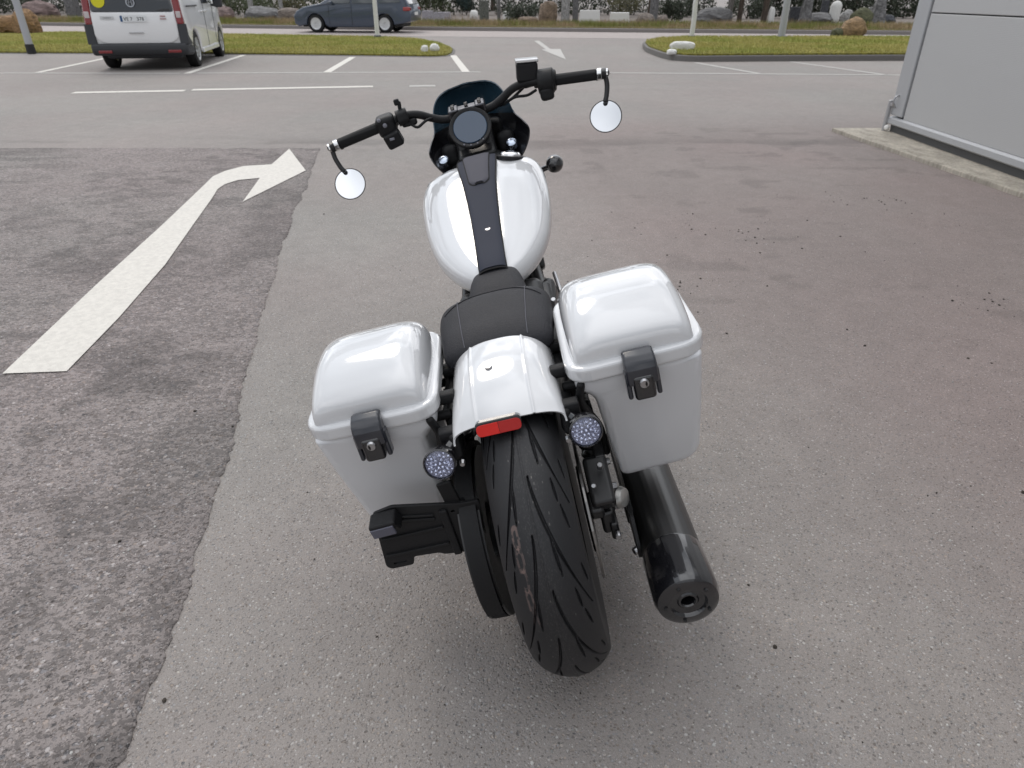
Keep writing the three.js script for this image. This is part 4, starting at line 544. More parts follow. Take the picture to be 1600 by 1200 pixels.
// handlebar and controls
{ const hb = new THREE.Group(); hb.name = 'handlebar'; bike.add(hb);
  const path = s => [[s * 0.45, 1.006, -1.118], [s * 0.36, 1.013, -1.138], [s * 0.27, 1.024, -1.158], [s * 0.205, 1.033, -1.172], [s * 0.16, 1.026, -1.182], [s * 0.12, 1.004, -1.192], [s * 0.085, 0.989, -1.198]];
  mesh('bar', tube([...path(-1), [-0.04, 0.984, -1.20], [0.04, 0.984, -1.20], ...path(1).reverse()], 0.0128, 160, 16), M.black, hb);
  mesh('riser', join([rod([-0.045, 0.84, -1.17], [-0.045, 0.975, -1.20], 0.02), rod([0.045, 0.84, -1.17], [0.045, 0.975, -1.20], 0.02)]), M.satin, hb);
  mesh('bar_clamp', join([bx(-0.045, 1.0, -1.202, 0.034, 0.03, 0.05, 0.006, 0.2), bx(0.045, 1.0, -1.202, 0.034, 0.03, 0.05, 0.006, 0.2), bx(0.0, 1.003, -1.202, 0.075, 0.016, 0.036, 0.005, 0.2)]), std(0.12, 0.12, 0.13, 0.3, 1), hb);
  for (const g of [[-0.045, -1.186], [-0.045, -1.218], [0.045, -1.186], [0.045, -1.218], [0.0, -1.2]].map(([x, z]) => rod([x, 1.012, z], [x, 1.022, z], 0.0065, 0.006, 12))) mesh('clamp_bolt', g, M.disc, hb);
  const q = new THREE.Vector3(0, 0.62, 0.78).normalize().toArray(), gc = [0.0, 0.950, -1.128];
  const g = mesh('gauge', lathe([[0, -0.045], [0.038, -0.042], [0.060, -0.022], [0.0685, 0.0], [0.0695, 0.008], [0.067, 0.012], [0.060, 0.0115], [0.056, 0.009], [0, 0.009]], 60, gc, q), M.black, hb);
  mesh('gauge_glass', lathe([[0, 0.0125], [0.0535, 0.0118], [0.0555, 0.0095], [0, 0.0095]], 60, gc, q), M.glassBlack, g);
  mesh('gauge_buttons', join([0.55, 0.2, -0.15, -0.5].map(a => ball(gc[0] + 0.0632 * Math.sin(a), gc[1] - 0.0632 * Math.cos(a) * 0.78 + 0.012 * 0.62, gc[2] + 0.0632 * Math.cos(a) * 0.62 + 0.012 * 0.78, 0.003, 1, 1, 1, 10))), M.stitch, g);
  for (const s of [-1, 1]) {
    const ribs = []; for (let k = 0; k < 14; k++) { const t = k / 13, x = mix(0.292, 0.418, t); ribs.push(0); }
    mesh('grip', side(join([rod([0.285, 1.0222, -1.1552], [0.424, 1.0082, -1.1232], 0.0172, 0.0165), rod([0.281, 1.0226, -1.156], [0.290, 1.0217, -1.154], 0.0205)]), s), M.rubber, hb);
    mesh('grip_ring', side(rod([0.4245, 1.0081, -1.1231], [0.4385, 1.0067, -1.120], 0.0175), s), M.chrome, hb);
    const mir = mesh('mirror_arm', side(join([rod([0.4390, 1.0066, -1.1199], [0.452, 1.0053, -1.117], 0.0165), tube([[0.4475, 1.008, -1.118], [0.4485, 0.975, -1.114], [0.441, 0.945, -1.108], [0.434, 0.93, -1.105]], 0.0078)]), s), M.satin, hb);
    mesh('bar_end', side(rod([0.452, 1.0053, -1.117], [0.4575, 1.0048, -1.116], 0.0145), s), M.chrome, hb);
    const mc = [s * 0.4265, 0.884, -1.100], mn = [s * -0.06, 0.46, 0.89];
    mesh('mirror_shell', lathe([[0, -0.016], [0.03, -0.014], [0.045, -0.008], [0.0505, 0.0], [0.0510, 0.003], [0.0492, 0.0042], [0.0485, 0.001], [0, 0.001]], 60, mc, mn), M.satin, hb);
    mesh('mirror_glass', lathe([[0, 0.0030], [0.0480, 0.0026], [0.0484, 0.0012], [0, 0.0012]], 60, mc, mn), M.mirror, hb);
    mesh('lever', side(join([tube([[0.235, 1.012, -1.20], [0.28, 1.008, -1.213], [0.35, 0.998, -1.205], [0.43, 0.990, -1.188]], 0.0065), ball(0.432, 0.990, -1.187, 0.009)]), s), M.satin, hb);
  }
  // left: switch block, clutch perch and cable
  mesh('switch_block', join([bx(-0.262, 1.022, -1.157, 0.062, 0.064, 0.060, 0.016, 0.2, 0, 0.08), bx(-0.250, 0.978, -1.140, 0.056, 0.050, 0.040, 0.010, 0.2, 0, 0.2), bx(-0.268, 1.037, -1.140, 0.026, 0.020, 0.024, 0.006)]), M.black, hb);
  mesh('switch_buttons', join([ball(-0.262, 1.026, -1.1235, 0.007, 1, 1, 0.5), ball(-0.276, 1.045, -1.124, 0.006), bx(-0.252, 0.982, -1.117, 0.016, 0.008, 0.006, 0.002)]), M.stitch, hb);
  mesh('clutch_perch', join([rod([-0.225, 1.030, -1.168], [-0.188, 1.033, -1.173], 0.025), bx(-0.208, 1.055, -1.178, 0.012, 0.050, 0.012, 0.004, 0, 0, -0.15), bx(-0.212, 1.078, -1.178, 0.018, 0.020, 0.014, 0.005), bx(-0.190, 1.010, -1.175, 0.05, 0.022, 0.03, 0.007), tube([[-0.185, 1.003, -1.165], [-0.165, 0.992, -1.155], [-0.13, 1.004, -1.17], [-0.09, 0.995, -1.215]], 0.0045)]), M.black, hb);
  // right: switch block, master cylinder and hose
  mesh('throttle_block', join([rod([0.243, 1.026, -1.163], [0.292, 1.022, -1.155], 0.038), rod([0.288, 1.022, -1.155], [0.298, 1.0208, -1.153], 0.034, 0.03), bx(0.262, 0.990, -1.145, 0.044, 0.040, 0.040, 0.012), ball(0.252, 1.022, -1.129, 0.010, 1, 1.2, 0.6)]), M.black, hb);
  const mc = mesh('master_cylinder', join([bx(0.216, 1.064, -1.185, 0.068, 0.056, 0.060, 0.008, 0, 0, -0.17), bx(0.214, 1.032, -1.185, 0.040, 0.03, 0.04, 0.008), tube([[0.195, 1.02, -1.19], [0.15, 0.995, -1.20], [0.11, 0.98, -1.23]], 0.0048)]), M.black, hb);
  mesh('reservoir_cap', bx(0.2216, 1.0962, -1.185, 0.073, 0.011, 0.066, 0.004, 0, 0, -0.17), std(0.72, 0.72, 0.72, 0.25, 0.9), mc);
  mesh('brake_cable', tube([[0.23, 1.005, -1.165], [0.20, 0.997, -1.168], [0.16, 1.0, -1.175], [0.12, 0.985, -1.195]], 0.0045), M.rubber, hb);
}

// ---------------------------------------------------------------- vehicles
function wheelProto(R, W, rimTone) { const g = new THREE.Group(); g.name = 'wheel';
  mesh('tyre', lathe([[R * 0.62, -W / 2], [R * 0.9, -W / 2], [R * 0.975, -W * 0.44], [R, -W * 0.32], [R, W * 0.32], [R * 0.975, W * 0.44], [R * 0.9, W / 2], [R * 0.62, W / 2]], 48, [0, 0, 0], [1, 0, 0]), M.rubber, g);
  mesh('rim', lathe([[0, W * 0.30], [R * 0.12, W * 0.30], [R * 0.14, W * 0.36], [R * 0.55, W * 0.42], [R * 0.62, W * 0.50], [R * 0.66, W * 0.505], [R * 0.66, W * 0.40], [R * 0.62, -W * 0.48], [0, -W * 0.3]], 48, [0, 0, 0], [1, 0, 0]), rimTone, g);
  for (let k = 0; k < 10; k++) { const a = k / 10 * 2 * Math.PI; mesh('spoke', at(rbox(W * 0.10, R * 0.42, R * 0.11, 0.008), W * 0.42, R * 0.36 * Math.cos(a), R * 0.36 * Math.sin(a), a, 0, 0), rimTone, g); }
  return g; }
function addWheel(parent, proto, x, y, z) { const w = proto.clone(); w.position.set(x, y, z); if (x < 0) w.rotation.y = Math.PI; parent.add(w); return w; }
const arch = (zc, y0, r, n = 12) => Array.from({ length: n + 1 }, (_, k) => { const a = Math.PI * k / n; return [zc - r * Math.cos(a), y0 + r * Math.sin(a) * 1.04]; });
// profile points are (forward, height); a body is that outline drawn across the width and narrowed with height
function bodyOf(pts, W, narrow, bev = 0.05, x0 = -W / 2, holes = []) { const s = poly(pts); return crease(map(ext(s, W - 2 * bev, bev, 4), v => { const f = v.x; v.x = x0 + bev + v.z; v.x *= 1 - narrow(v.y, f); v.z = -f; }), 0.55); }
{ // small panel van
  const wht = phys(0.84, 0.845, 0.85, { roughness: 0.35, clearcoat: 1, clearcoatRoughness: 0.05 }), trim = std(0.035, 0.037, 0.042, 0.6), glass = phys(0.018, 0.022, 0.028, { roughness: 0.06, clearcoat: 1, clearcoatRoughness: 0.02 }), red = phys(0.22, 0.012, 0.016, { roughness: 0.2, clearcoat: 1 }), clear = phys(0.55, 0.5, 0.5, { roughness: 0.2, clearcoat: 1 });
  const v = thing('panel_van', 'white panel van with black rear bumper and a round yellow sticker on its window', 'van', [-7.24, 0, -15.42], 10.5 * D2R);
  const W = 1.79, nar = (y, f) => 0.105 * clamp((y - 0.95) / 0.9) + 0.03 * clamp((0.5 - y) / 0.3) + 0.14 * step(2.9, 3.6, f) + 0.05 * step(-0.55, -0.80, f);
  const outline = [[-0.62, 0.40], ...[[-0.74, 0.42], [-0.765, 0.60], [-0.74, 1.0], [-0.64, 1.66], [-0.55, 1.78], [-0.30, 1.82]], [1.6, 1.81], [1.95, 1.72], [2.65, 1.22], [3.2, 1.08], [3.46, 0.92], [3.52, 0.66], [3.50, 0.32], [3.36, 0.24], ...arch(2.68, 0.30, 0.375).reverse(), [2.2, 0.24], [0.48, 0.24], ...arch(0, 0.30, 0.375).reverse()];
  const fwd = outline; mesh('body', bodyOf(fwd, W, nar), wht, v);
  mesh('bumper', join([bodyOf(rounded([[-0.50, 0.25], [-0.78, 0.27], [-0.83, 0.36], [-0.82, 0.47], [-0.60, 0.48], [-0.40, 0.42], [-0.37, 0.30]], 0.04, 4), W + 0.02, (y, f) => 0.05 * step(-0.6, -0.83, f), 0.05), bodyOf([[-0.42, 0.44], [-0.80, 0.46], [-0.765, 0.80], [-0.70, 0.80], [-0.66, 0.60]], 0.16, () => 0, 0.02, W / 2 - 0.155), bodyOf([[-0.42, 0.44], [-0.80, 0.46], [-0.765, 0.80], [-0.70, 0.80], [-0.66, 0.60]], 0.16, () => 0, 0.02, -W / 2 - 0.005)]), trim, v);
  for (const s of [-1, 1]) mesh('bumper_reflector', bx(s * 0.62, 0.335, 0.822, 0.24, 0.05, 0.03, 0.01, 0.1, 0, 0), red, v);
  const hat = crease(map(ext(poly(rounded([[-0.735, 0.99], [0.735, 0.99], [0.74, 0.56], [0.60, 0.475], [-0.60, 0.475], [-0.74, 0.56]], [0.03, 0.03, 0.12, 0.10, 0.10, 0.12], 6)), 0.03, 0.012, 3), q => { q.z += 0.748 + 0.03 * Math.exp(-Math.pow((q.y - 0.66) / 0.12, 2)) - 0.03 * Math.abs(q.x); }), 0.7);
  const h = mesh('tailgate', hat, wht, v);
  mesh('tailgate_handle', bx(0.0, 0.655, 0.802, 0.26, 0.022, 0.02, 0.006), std(0.45, 0.45, 0.45, 0.5), h);
  const cv = document.createElement('canvas'); cv.width = 512; cv.height = 112; const c = cv.getContext('2d'); c.fillStyle = '#dfe1e2'; c.fillRect(0, 0, 512, 112); c.fillStyle = '#1c4a78'; c.fillRect(0, 0, 46, 112); c.fillStyle = '#1b1d20'; c.font = 'bold 88px sans-serif'; c.textBaseline = 'middle'; c.textAlign = 'left'; c.fillText('VE 7', 66, 60); c.fillText('378', 320, 60);
  const pt = new THREE.CanvasTexture(cv); pt.colorSpace = THREE.SRGBColorSpace;
  mesh('number_plate', join([at(new THREE.PlaneGeometry(0.46, 0.10), 0, 0.89, 0.800, -0.02)]), new THREE.MeshStandardMaterial({ map: pt, roughness: 0.4 }), h);
  const cw = document.createElement('canvas'); cw.width = 256; cw.height = 64; const d = cw.getContext('2d'); d.fillStyle = '#c9cacb'; d.fillRect(0, 0, 256, 64); d.fillStyle = '#6d6f72'; d.font = 'bold 46px sans-serif'; d.textAlign = 'center'; d.textBaseline = 'middle'; d.fillText('CADDY', 128, 34); const ct = new THREE.CanvasTexture(cw); ct.colorSpace = THREE.SRGBColorSpace;
  mesh('model_badge', at(new THREE.PlaneGeometry(0.24, 0.052), -0.46, 0.905, 0.789, 0, -0.03), new THREE.MeshStandardMaterial({ map: ct, roughness: 0.4 }), h);
  mesh('small_badge', join([bx(0.52, 0.93, 0.784, 0.09, 0.022, 0.008, 0.002), bx(0.52, 0.885, 0.784, 0.11, 0.018, 0.008, 0.002)]), std(0.42, 0.24, 0.24, 0.5), h);
  const win = crease(map(ext(poly(rounded([[-0.725, 1.0], [0.725, 1.0], [0.66, 1.58], [-0.66, 1.58]], 0.06, 5)), 0.02, 0.006, 2), q => { q.z += 0.752 - (q.y - 0.98) * 0.155 - 0.03 * Math.abs(q.x); }), 0.7);
  const rw = mesh('rear_window', win, glass, v);
  mesh('round_sticker', lathe([[0, 0.003], [0.115, 0.003], [0.115, -0.003], [0, -0.003]], 40, [-0.56, 1.185, 0.7345], [0, 0.153, 1]), std(0.62, 0.58, 0.01, 0.6), rw);
  mesh('window_emblem', lathe([[0.062, 0.004], [0.075, 0.004], [0.075, -0.003], [0.062, -0.003], [0.062, 0.004]], 32, [0, 1.155, 0.757], [0, 0.153, 1]), std(0.5, 0.52, 0.55, 0.3, 0.7), rw);
  mesh('window_emblem', join([bx(-0.018, 1.172, 0.757, 0.009, 0.045, 0.006, 0.001, 0, 0, 0.4), bx(0.018, 1.172, 0.757, 0.009, 0.045, 0.006, 0.001, 0, 0, -0.4), bx(-0.030, 1.138, 0.76, 0.009, 0.05, 0.006, 0.001, 0, 0, 0.3), bx(0.030, 1.138, 0.76, 0.009, 0.05, 0.006, 0.001, 0, 0, -0.3)]), std(0.5, 0.52, 0.55, 0.3, 0.7), rw);
  for (const s of [-1, 1]) { const t = mesh('tail_light', map(rbox(0.13, 0.46, 0.12, 0.03), q => { q.x = s * (q.x + 0.805) * (1 - nar(q.y + 1.0, 0)) ; q.z += 0.705 - q.y * 0.05; q.y += 1.02 }, s < 0), red, v);
    mesh('reversing_lens', bx(s * 0.80, 0.955, 0.762, 0.085, 0.11, 0.03, 0.012), clear, t);
    mesh('side_sill', bx(s * (W / 2 - 0.02), 0.275, -1.34, 0.05, 0.09, 1.75, 0.02), wht, v);
    const sw = bodyOf([[1.2, 1.12], [2.28, 1.12], [1.95, 1.55], [1.75, 1.66], [1.2, 1.68]], 0.02, nar, 0.004, s > 0 ? W / 2 - 0.012 : -W / 2 - 0.008); mesh('door_window', sw, glass, v);
    mesh('door_handle', bx(s * (W / 2 + 0.002), 0.98, -0.98, 0.03, 0.03, 0.20, 0.01), wht, v);
    mesh('door_handle', bx(s * (W / 2 + 0.002), 0.98, -1.32, 0.03, 0.03, 0.20, 0.01), wht, v);
    mesh('slide_rail', bx(s * (W / 2 - 0.004), 1.09, -0.1, 0.02, 0.025, 0.95, 0.006), trim, v);
    mesh('door_gap', join([bx(s * (W / 2 - 0.0005), 0.78, -1.16, 0.006, 0.92, 0.012, 0.002), bx(s * (W / 2 - 0.0005), 0.80, -2.10, 0.006, 0.88, 0.012, 0.002)]), trim, v);
    mesh('wing_mirror', join([bx(s * (W / 2 + 0.13), 1.13, -2.2, 0.20, 0.20, 0.12, 0.05), bx(s * (W / 2 + 0.03), 1.08, -2.18, 0.12, 0.05, 0.06, 0.02)]), trim, v); }
  mesh('windscreen', bodyOf([[2.02, 1.70], [2.64, 1.25], [2.66, 1.27], [2.05, 1.725]], W - 0.24, nar, 0.004), glass, v);
  mesh('underbody', bx(0, 0.30, -1.35, W - 0.42, 0.2, 3.9, 0.05), trim, v);
  const wp = wheelProto(0.325, 0.20, std(0.42, 0.43, 0.44, 0.35, 0.7));
  for (const [x, z] of [[-0.775, 0], [0.775, 0], [-0.775, -2.68], [0.775, -2.68]]) addWheel(v, wp, x, 0.325, z);
}
{ // dark estate car on the road
  const paint = phys(0.038, 0.056, 0.090, { roughness: 0.35, clearcoat: 1, clearcoatRoughness: 0.06 }), glass = phys(0.05, 0.06, 0.065, { roughness: 0.06, clearcoat: 1, clearcoatRoughness: 0.02 }), trim = std(0.02, 0.02, 0.022, 0.6), silver = std(0.62, 0.63, 0.64, 0.3, 0.4), red = phys(0.30, 0.012, 0.014, { roughness: 0.2, clearcoat: 1 }), lamp = phys(0.65, 0.66, 0.68, { roughness: 0.15, clearcoat: 1 });
  // forward along the local -z; set side on, nose to the left
  const v = thing('estate_car', 'dark slate blue estate car on the road behind the grass', 'car', [-4.66, 0.004, -30.0], Math.PI / 2 - 0.12);
  const W = 1.76, nar = (y, f) => 0.17 * clamp((y - 0.9) / 0.6) + 0.04 * clamp((0.45 - y) / 0.3) + 0.10 * step(2.9, 3.55, f) + 0.05 * step(-0.6, -1.0, f);
  mesh('body', bodyOf([[-0.80, 0.34], [-0.99, 0.40], [-1.02, 0.62], [-0.95, 0.92], [-0.70, 1.36], [-0.45, 1.46], [1.2, 1.47], [1.65, 1.38], [2.45, 0.98], [3.1, 0.86], [3.42, 0.72], [3.55, 0.55], [3.53, 0.30], [3.38, 0.20], ...arch(2.67, 0.28, 0.35).reverse(), [2.2, 0.19], [0.5, 0.19], ...arch(0, 0.28, 0.35).reverse(), [-0.45, 0.28]], W, nar), paint, v);
  for (const s of [-1, 1]) { const x0 = s > 0 ? W / 2 - 0.012 : -W / 2 - 0.008;
    mesh('side_window', bodyOf([[1.28, 0.98], [2.18, 0.98], [1.62, 1.31], [1.28, 1.36]], 0.02, nar, 0.004, x0), glass, v);
    mesh('side_window', bodyOf([[0.30, 0.99], [1.20, 0.98], [1.20, 1.37], [0.30, 1.38]], 0.02, nar, 0.004, x0), glass, v);
    mesh('side_window', bodyOf([[-0.66, 1.02], [0.18, 0.99], [0.18, 1.38], [-0.42, 1.36]], 0.02, nar, 0.004, x0), glass, v);
    mesh('tail_light', map(rbox(0.30, 0.13, 0.26, 0.03), q => { q.x = s * 0.72 + q.x; q.y += 0.80; q.z += 0.86; }), red, v);
    mesh('headlight', map(rbox(0.34, 0.11, 0.40, 0.04), q => { q.x = s * 0.62 + q.x; q.z += -3.26; q.y += 0.665 + (q.z + 3.26) * 0.35; }), lamp, v);
    mesh('fog_light', bx(s * 0.62, 0.36, -3.50, 0.22, 0.10, 0.10, 0.03), lamp, v);
    mesh('wing_mirror', join([bx(s * (W / 2 + 0.06), 1.0, -1.98, 0.18, 0.12, 0.10, 0.04)]), paint, v);
    mesh('door_handle', bx(s * (W / 2 - 0.004), 0.86, -0.42, 0.03, 0.03, 0.18, 0.01), paint, v); mesh('door_handle', bx(s * (W / 2 - 0.004), 0.86, -1.36, 0.03, 0.03, 0.18, 0.01), paint, v);
    mesh('door_gap', join([bx(s * (W / 2 - 0.001), 0.62, -1.24, 0.006, 0.72, 0.010, 0.002), bx(s * (W / 2 - 0.001), 0.60, -2.12, 0.006, 0.62, 0.010, 0.002)]), trim, v); }
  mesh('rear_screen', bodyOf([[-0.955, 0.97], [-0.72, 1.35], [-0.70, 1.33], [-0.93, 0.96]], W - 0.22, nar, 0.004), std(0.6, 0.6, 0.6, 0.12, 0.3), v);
  mesh('rear_plate', bx(0, 0.64, 1.02, 0.50, 0.11, 0.02, 0.004), std(0.7, 0.7, 0.68, 0.5), v);
  mesh('windscreen', bodyOf([[1.70, 1.36], [2.42, 1.0], [2.44, 1.02], [1.72, 1.385]], W - 0.24, nar, 0.004), glass, v);
  mesh('underbody', bx(0, 0.27, -1.33, W - 0.4, 0.14, 3.9, 0.04), trim, v);
  const wp = wheelProto(0.31, 0.20, silver); for (const [x, z] of [[-0.765, 0], [0.765, 0], [-0.765, -2.67], [0.765, -2.67]]) addWheel(v, wp, x, 0.31, z);
}

// ---------------------------------------------------------------- posts
const galv = std(0.42, 0.43, 0.45, 0.55, 0.4), paleP = std(0.80, 0.80, 0.78, 0.7, 0, { map: speck });
{ const p = thing('lamp_post', 'grey lamp post with a black foot on the asphalt beside the van', 'post', [-11.9, 0, -18.95]);
  mesh('pole', rod([0, 0.1, 0], [0, 5, 0], 0.085, 0.06), galv, p); mesh('foot', rod([0, 0, 0], [0, 0.22, 0], 0.10), std(0.02, 0.02, 0.02, 0.7), p);
  const q = thing('sign_post', 'slim bent grey post behind the orange boulders', 'post', [-20.6, 0.04, -30.1]); mesh('pole', tube([[0, 0, 0], [-0.02, 0.6, 0], [-0.05, 1.0, 0], [-0.06, 2.6, 0]], 0.055), galv, q); mesh('cap', lathe([[0, 0.03], [0.05, 0.02], [0.058, -0.01], [0, -0.01]], 16, [-0.06, 2.6, 0], [0, 1, 0]), galv, q);
  const a = thing('flag_pole', 'slim white pole standing on the grass in front of the estate car', 'post', [-4.42, 0.06, -25.4]); mesh('pole', rod([0, 0, 0], [0, 6, 0], 0.075, 0.05), paleP, a); mesh('base', rod([0, -0.02, 0], [0, 0.05, 0], 0.13, 0.12), std(0.08, 0.08, 0.08, 0.8), a);
  const b = thing('flag_pole', 'white pole at the road edge of the kerbed island', 'post', [5.44, 0.14, -23.4]); mesh('pole', tube([[0, 0, 0], [0.012, 0.5, 0], [0.0, 0.95, 0], [0.05, 1.15, 0], [0.06, 1.6, 0], [0.08, 6, 0]], 0.072, 60), paleP, b); mesh('base', rod([0, -0.02, 0], [0, 0.05, 0], 0.12, 0.11), std(0.07, 0.06, 0.05, 0.8), b);
  const c = thing('lamp_post', 'grey metal lamp post on the kerbed island nearest the hall', 'post', [8.12, 0.14, -23.3]); mesh('pole', rod([0, 0, 0], [0, 5, 0], 0.105, 0.07), galv, c); mesh('base', rod([0, -0.02, 0], [0, 0.06, 0], 0.15, 0.14), std(0.2, 0.2, 0.2, 0.8), c);
}
// ---------------------------------------------------------------- stones, shrubs and trees in the yard over the road
function rock(seed, sx, sy, sz, rough = 0.35, det = 4) { const g = new THREE.IcosahedronGeometry(1, det), p = g.attributes.position, v = V(0, 0, 0);
  for (let i = 0; i < p.count; i++) { v.fromBufferAttribute(p, i).normalize(); const f = fbm(v.x * 1.4 + seed, v.y * 1.4 + seed * 1.7, v.z * 1.4, 4), q = Math.round(fbm(v.x * 1.1 + seed * 3, v.y * 1.1, v.z * 1.1 + 4, 2) * 5) / 5; const s = 0.72 + rough * (f - 0.5) * 1.5 + 0.30 * q; const m = Math.max(Math.abs(v.x), Math.abs(v.y), Math.abs(v.z)); v.multiplyScalar(s * mix(1, 1 / m, 0.22)); p.setXYZ(i, v.x * sx / 2, Math.max(v.y, -0.5) * sy / 1.5 + sy / 3, v.z * sz / 2); }
  g.computeVertexNormals(); return crease(clean(g), 0.5); }
const stoneTex = dataTex(256, 256, (i, j) => { const v = 190 + 70 * (tn(i / 16, j / 10, 16, 71) - 0.5) + 60 * (tn(i / 5, j / 5, 51, 72) - 0.5) + 30 * (hash3(i, j, 73) - 0.5); return [v, v, v]; });
const stone = (r, g, b) => std(r, g, b, 0.9, 0, { map: stoneTex, bumpMap: stoneTex, bumpScale: 0.02 });
const tone = { rose: stone(0.34, 0.25, 0.235), grey: stone(0.29, 0.285, 0.285), warm: stone(0.37, 0.315, 0.275), pale: stone(0.58, 0.57, 0.55), lilac: stone(0.66, 0.63, 0.68), white: std(0.84, 0.83, 0.80, 0.85, 0, { map: speck }), greygreen: stone(0.25, 0.26, 0.235), brown: stone(0.33, 0.245, 0.18), slate: stone(0.125, 0.13, 0.145), moss: stone(0.16, 0.165, 0.09), orange: stone(0.46, 0.28, 0.145), tan: stone(0.45, 0.30, 0.165) };
const Gy = 0.10;
const place = (name, label, cat, g, m, x, y, z, group) => { const o = mesh(name, g, m); o.position.set(x, y, z); o.rotation.y = hash3(Math.round(x * 7), Math.round(z * 7), 3) * 0.6 - 0.3; return tag(o, label, cat, group); };
place('boulder', 'low orange boulder at the road edge behind the lamp post', 'boulder', rock(2, 1.15, 0.60, 0.9), tone.orange, -18.55, 0.05, -28.75);
place('boulder', 'taller orange boulder with a pinkish top behind the lamp post', 'boulder', rock(5, 0.95, 0.80, 0.9), tone.orange, -17.75, 0.05, -28.5);
place('boulder', 'tan boulder on the back of the kerbed island', 'boulder', rock(9, 0.86, 0.56, 0.7, 0.2), tone.tan, 10.45, 0.15, -23.75);
place('boulder', 'small dark stone tucked against the tan boulder', 'boulder', rock(14, 0.45, 0.24, 0.4), tone.moss, 9.98, 0.15, -23.75);
place('pale_stone', 'rounded white stone at the tip of the grass island', 'stone', rock(21, 0.26, 0.17, 0.22, 0.15), tone.white, -1.90, 0.08, -18.75);
place('pale_stone', 'smaller white stone beside another at the island tip', 'stone', rock(23, 0.20, 0.14, 0.2, 0.15), tone.white, -2.12, 0.08, -18.6);
place('pale_stone', 'long flat white stone on the grass near the kerb end', 'stone', rock(25, 0.66, 0.20, 0.26, 0.2), tone.white, 3.98, 0.15, -17.9);
place('pale_stone', 'small white stone lying on the kerb end', 'stone', rock(27, 0.26, 0.12, 0.22, 0.2), tone.white, 3.56, 0.12, -17.05);
place('boulder', 'large flat-topped pinkish boulder across the road behind the lamp post', 'boulder', rock(31, 2.4, 0.86, 1.4, 0.3), tone.rose, -27.2, Gy, -45.3);
const block = (w, h, d, seed = 1) => map(rbox(w, h, d, 0.025, 3), v => { const k = 0.03 * Math.min(w, h); v.x += k * (fbm(v.x * 3 + seed, v.y * 3, v.z * 3, 3) - 0.5); v.z += k * (fbm(v.x * 3, v.y * 3 + seed, v.z * 3 + 9, 3) - 0.5); v.y += h / 2; v.x *= 1 - 0.05 * (v.y / h); });
const upright = [
  ['stone_block', -26.8, -48, 0.67, 1.6, 0.5, 'grey', 'tall grey concrete block between the van and the pink boulder'],
  ['stone_slab', -16.4, -44.3, 0.25, 1.6, 0.2, 'pale', 'pale upright slab nearest the van bonnet'], ['stone_slab', -14.7, -44.3, 0.25, 1.6, 0.2, 'pale', 'pale upright slab midway between van and estate car'], ['stone_slab', -13.0, -44.3, 0.22, 1.6, 0.2, 'pale', 'pale upright slab nearest the estate car bonnet'],
  ['stone_block', -4.2, -39.1, 0.51, 0.46, 0.4, 'lilac', 'squarish pale lilac block just behind the estate car'], ['stone_block', -3.4, -38.2, 0.81, 0.42, 0.4, 'lilac', 'wider pale lilac block past the estate car tail'],
  ['stone_slab', -1.3, -36.5, 0.42, 0.92, 0.25, 'greygreen', 'grey-green upright slab beyond the fairing'], ['stone_slab', -0.6, -35.7, 0.15, 1.9, 0.15, 'grey', 'thin grey stone post beyond the tinted screen'],
  ['stone_slab', 2.6, -38.2, 0.38, 2.0, 0.3, 'pale', 'broad pale pillar beyond the exit arrow'], ['stone_slab', 3.1, -38.4, 0.25, 2.0, 0.25, 'grey', 'narrower grey pillar right beside the broad pale one'],
  ['stone_slab', 3.7, -37.3, 0.98, 0.52, 0.3, 'white', 'wide white slab beside the paired pillars'], ['stone_block', 4.8, -34.9, 0.86, 0.47, 0.5, 'white', 'low white block close to the far verge'],
  ['stone_slab', 6.9, -38.2, 0.38, 2.0, 0.3, 'grey', 'grey pillar just short of the white pole'], ['stone_slab', 13.2, -36.5, 0.54, 0.66, 0.3, 'slate', 'dark slate slab beside the lamp post near the hall'],
  ['stone_slab', 15.9, -40.0, 0.36, 0.9, 0.25, 'slate', 'tall slate slab behind the rounded white stone'], ['stone_slab', 16.7, -36.5, 0.30, 0.66, 0.2, 'pale', 'pale slab leaning at the pointed stone near the hall'],
];
upright.forEach(([n, x, z, w, h, d, t, l], i) => place(n, l, n === 'stone_block' ? 'block' : 'slab', block(w, h, d, i + 2), tone[t], x, Gy, z));
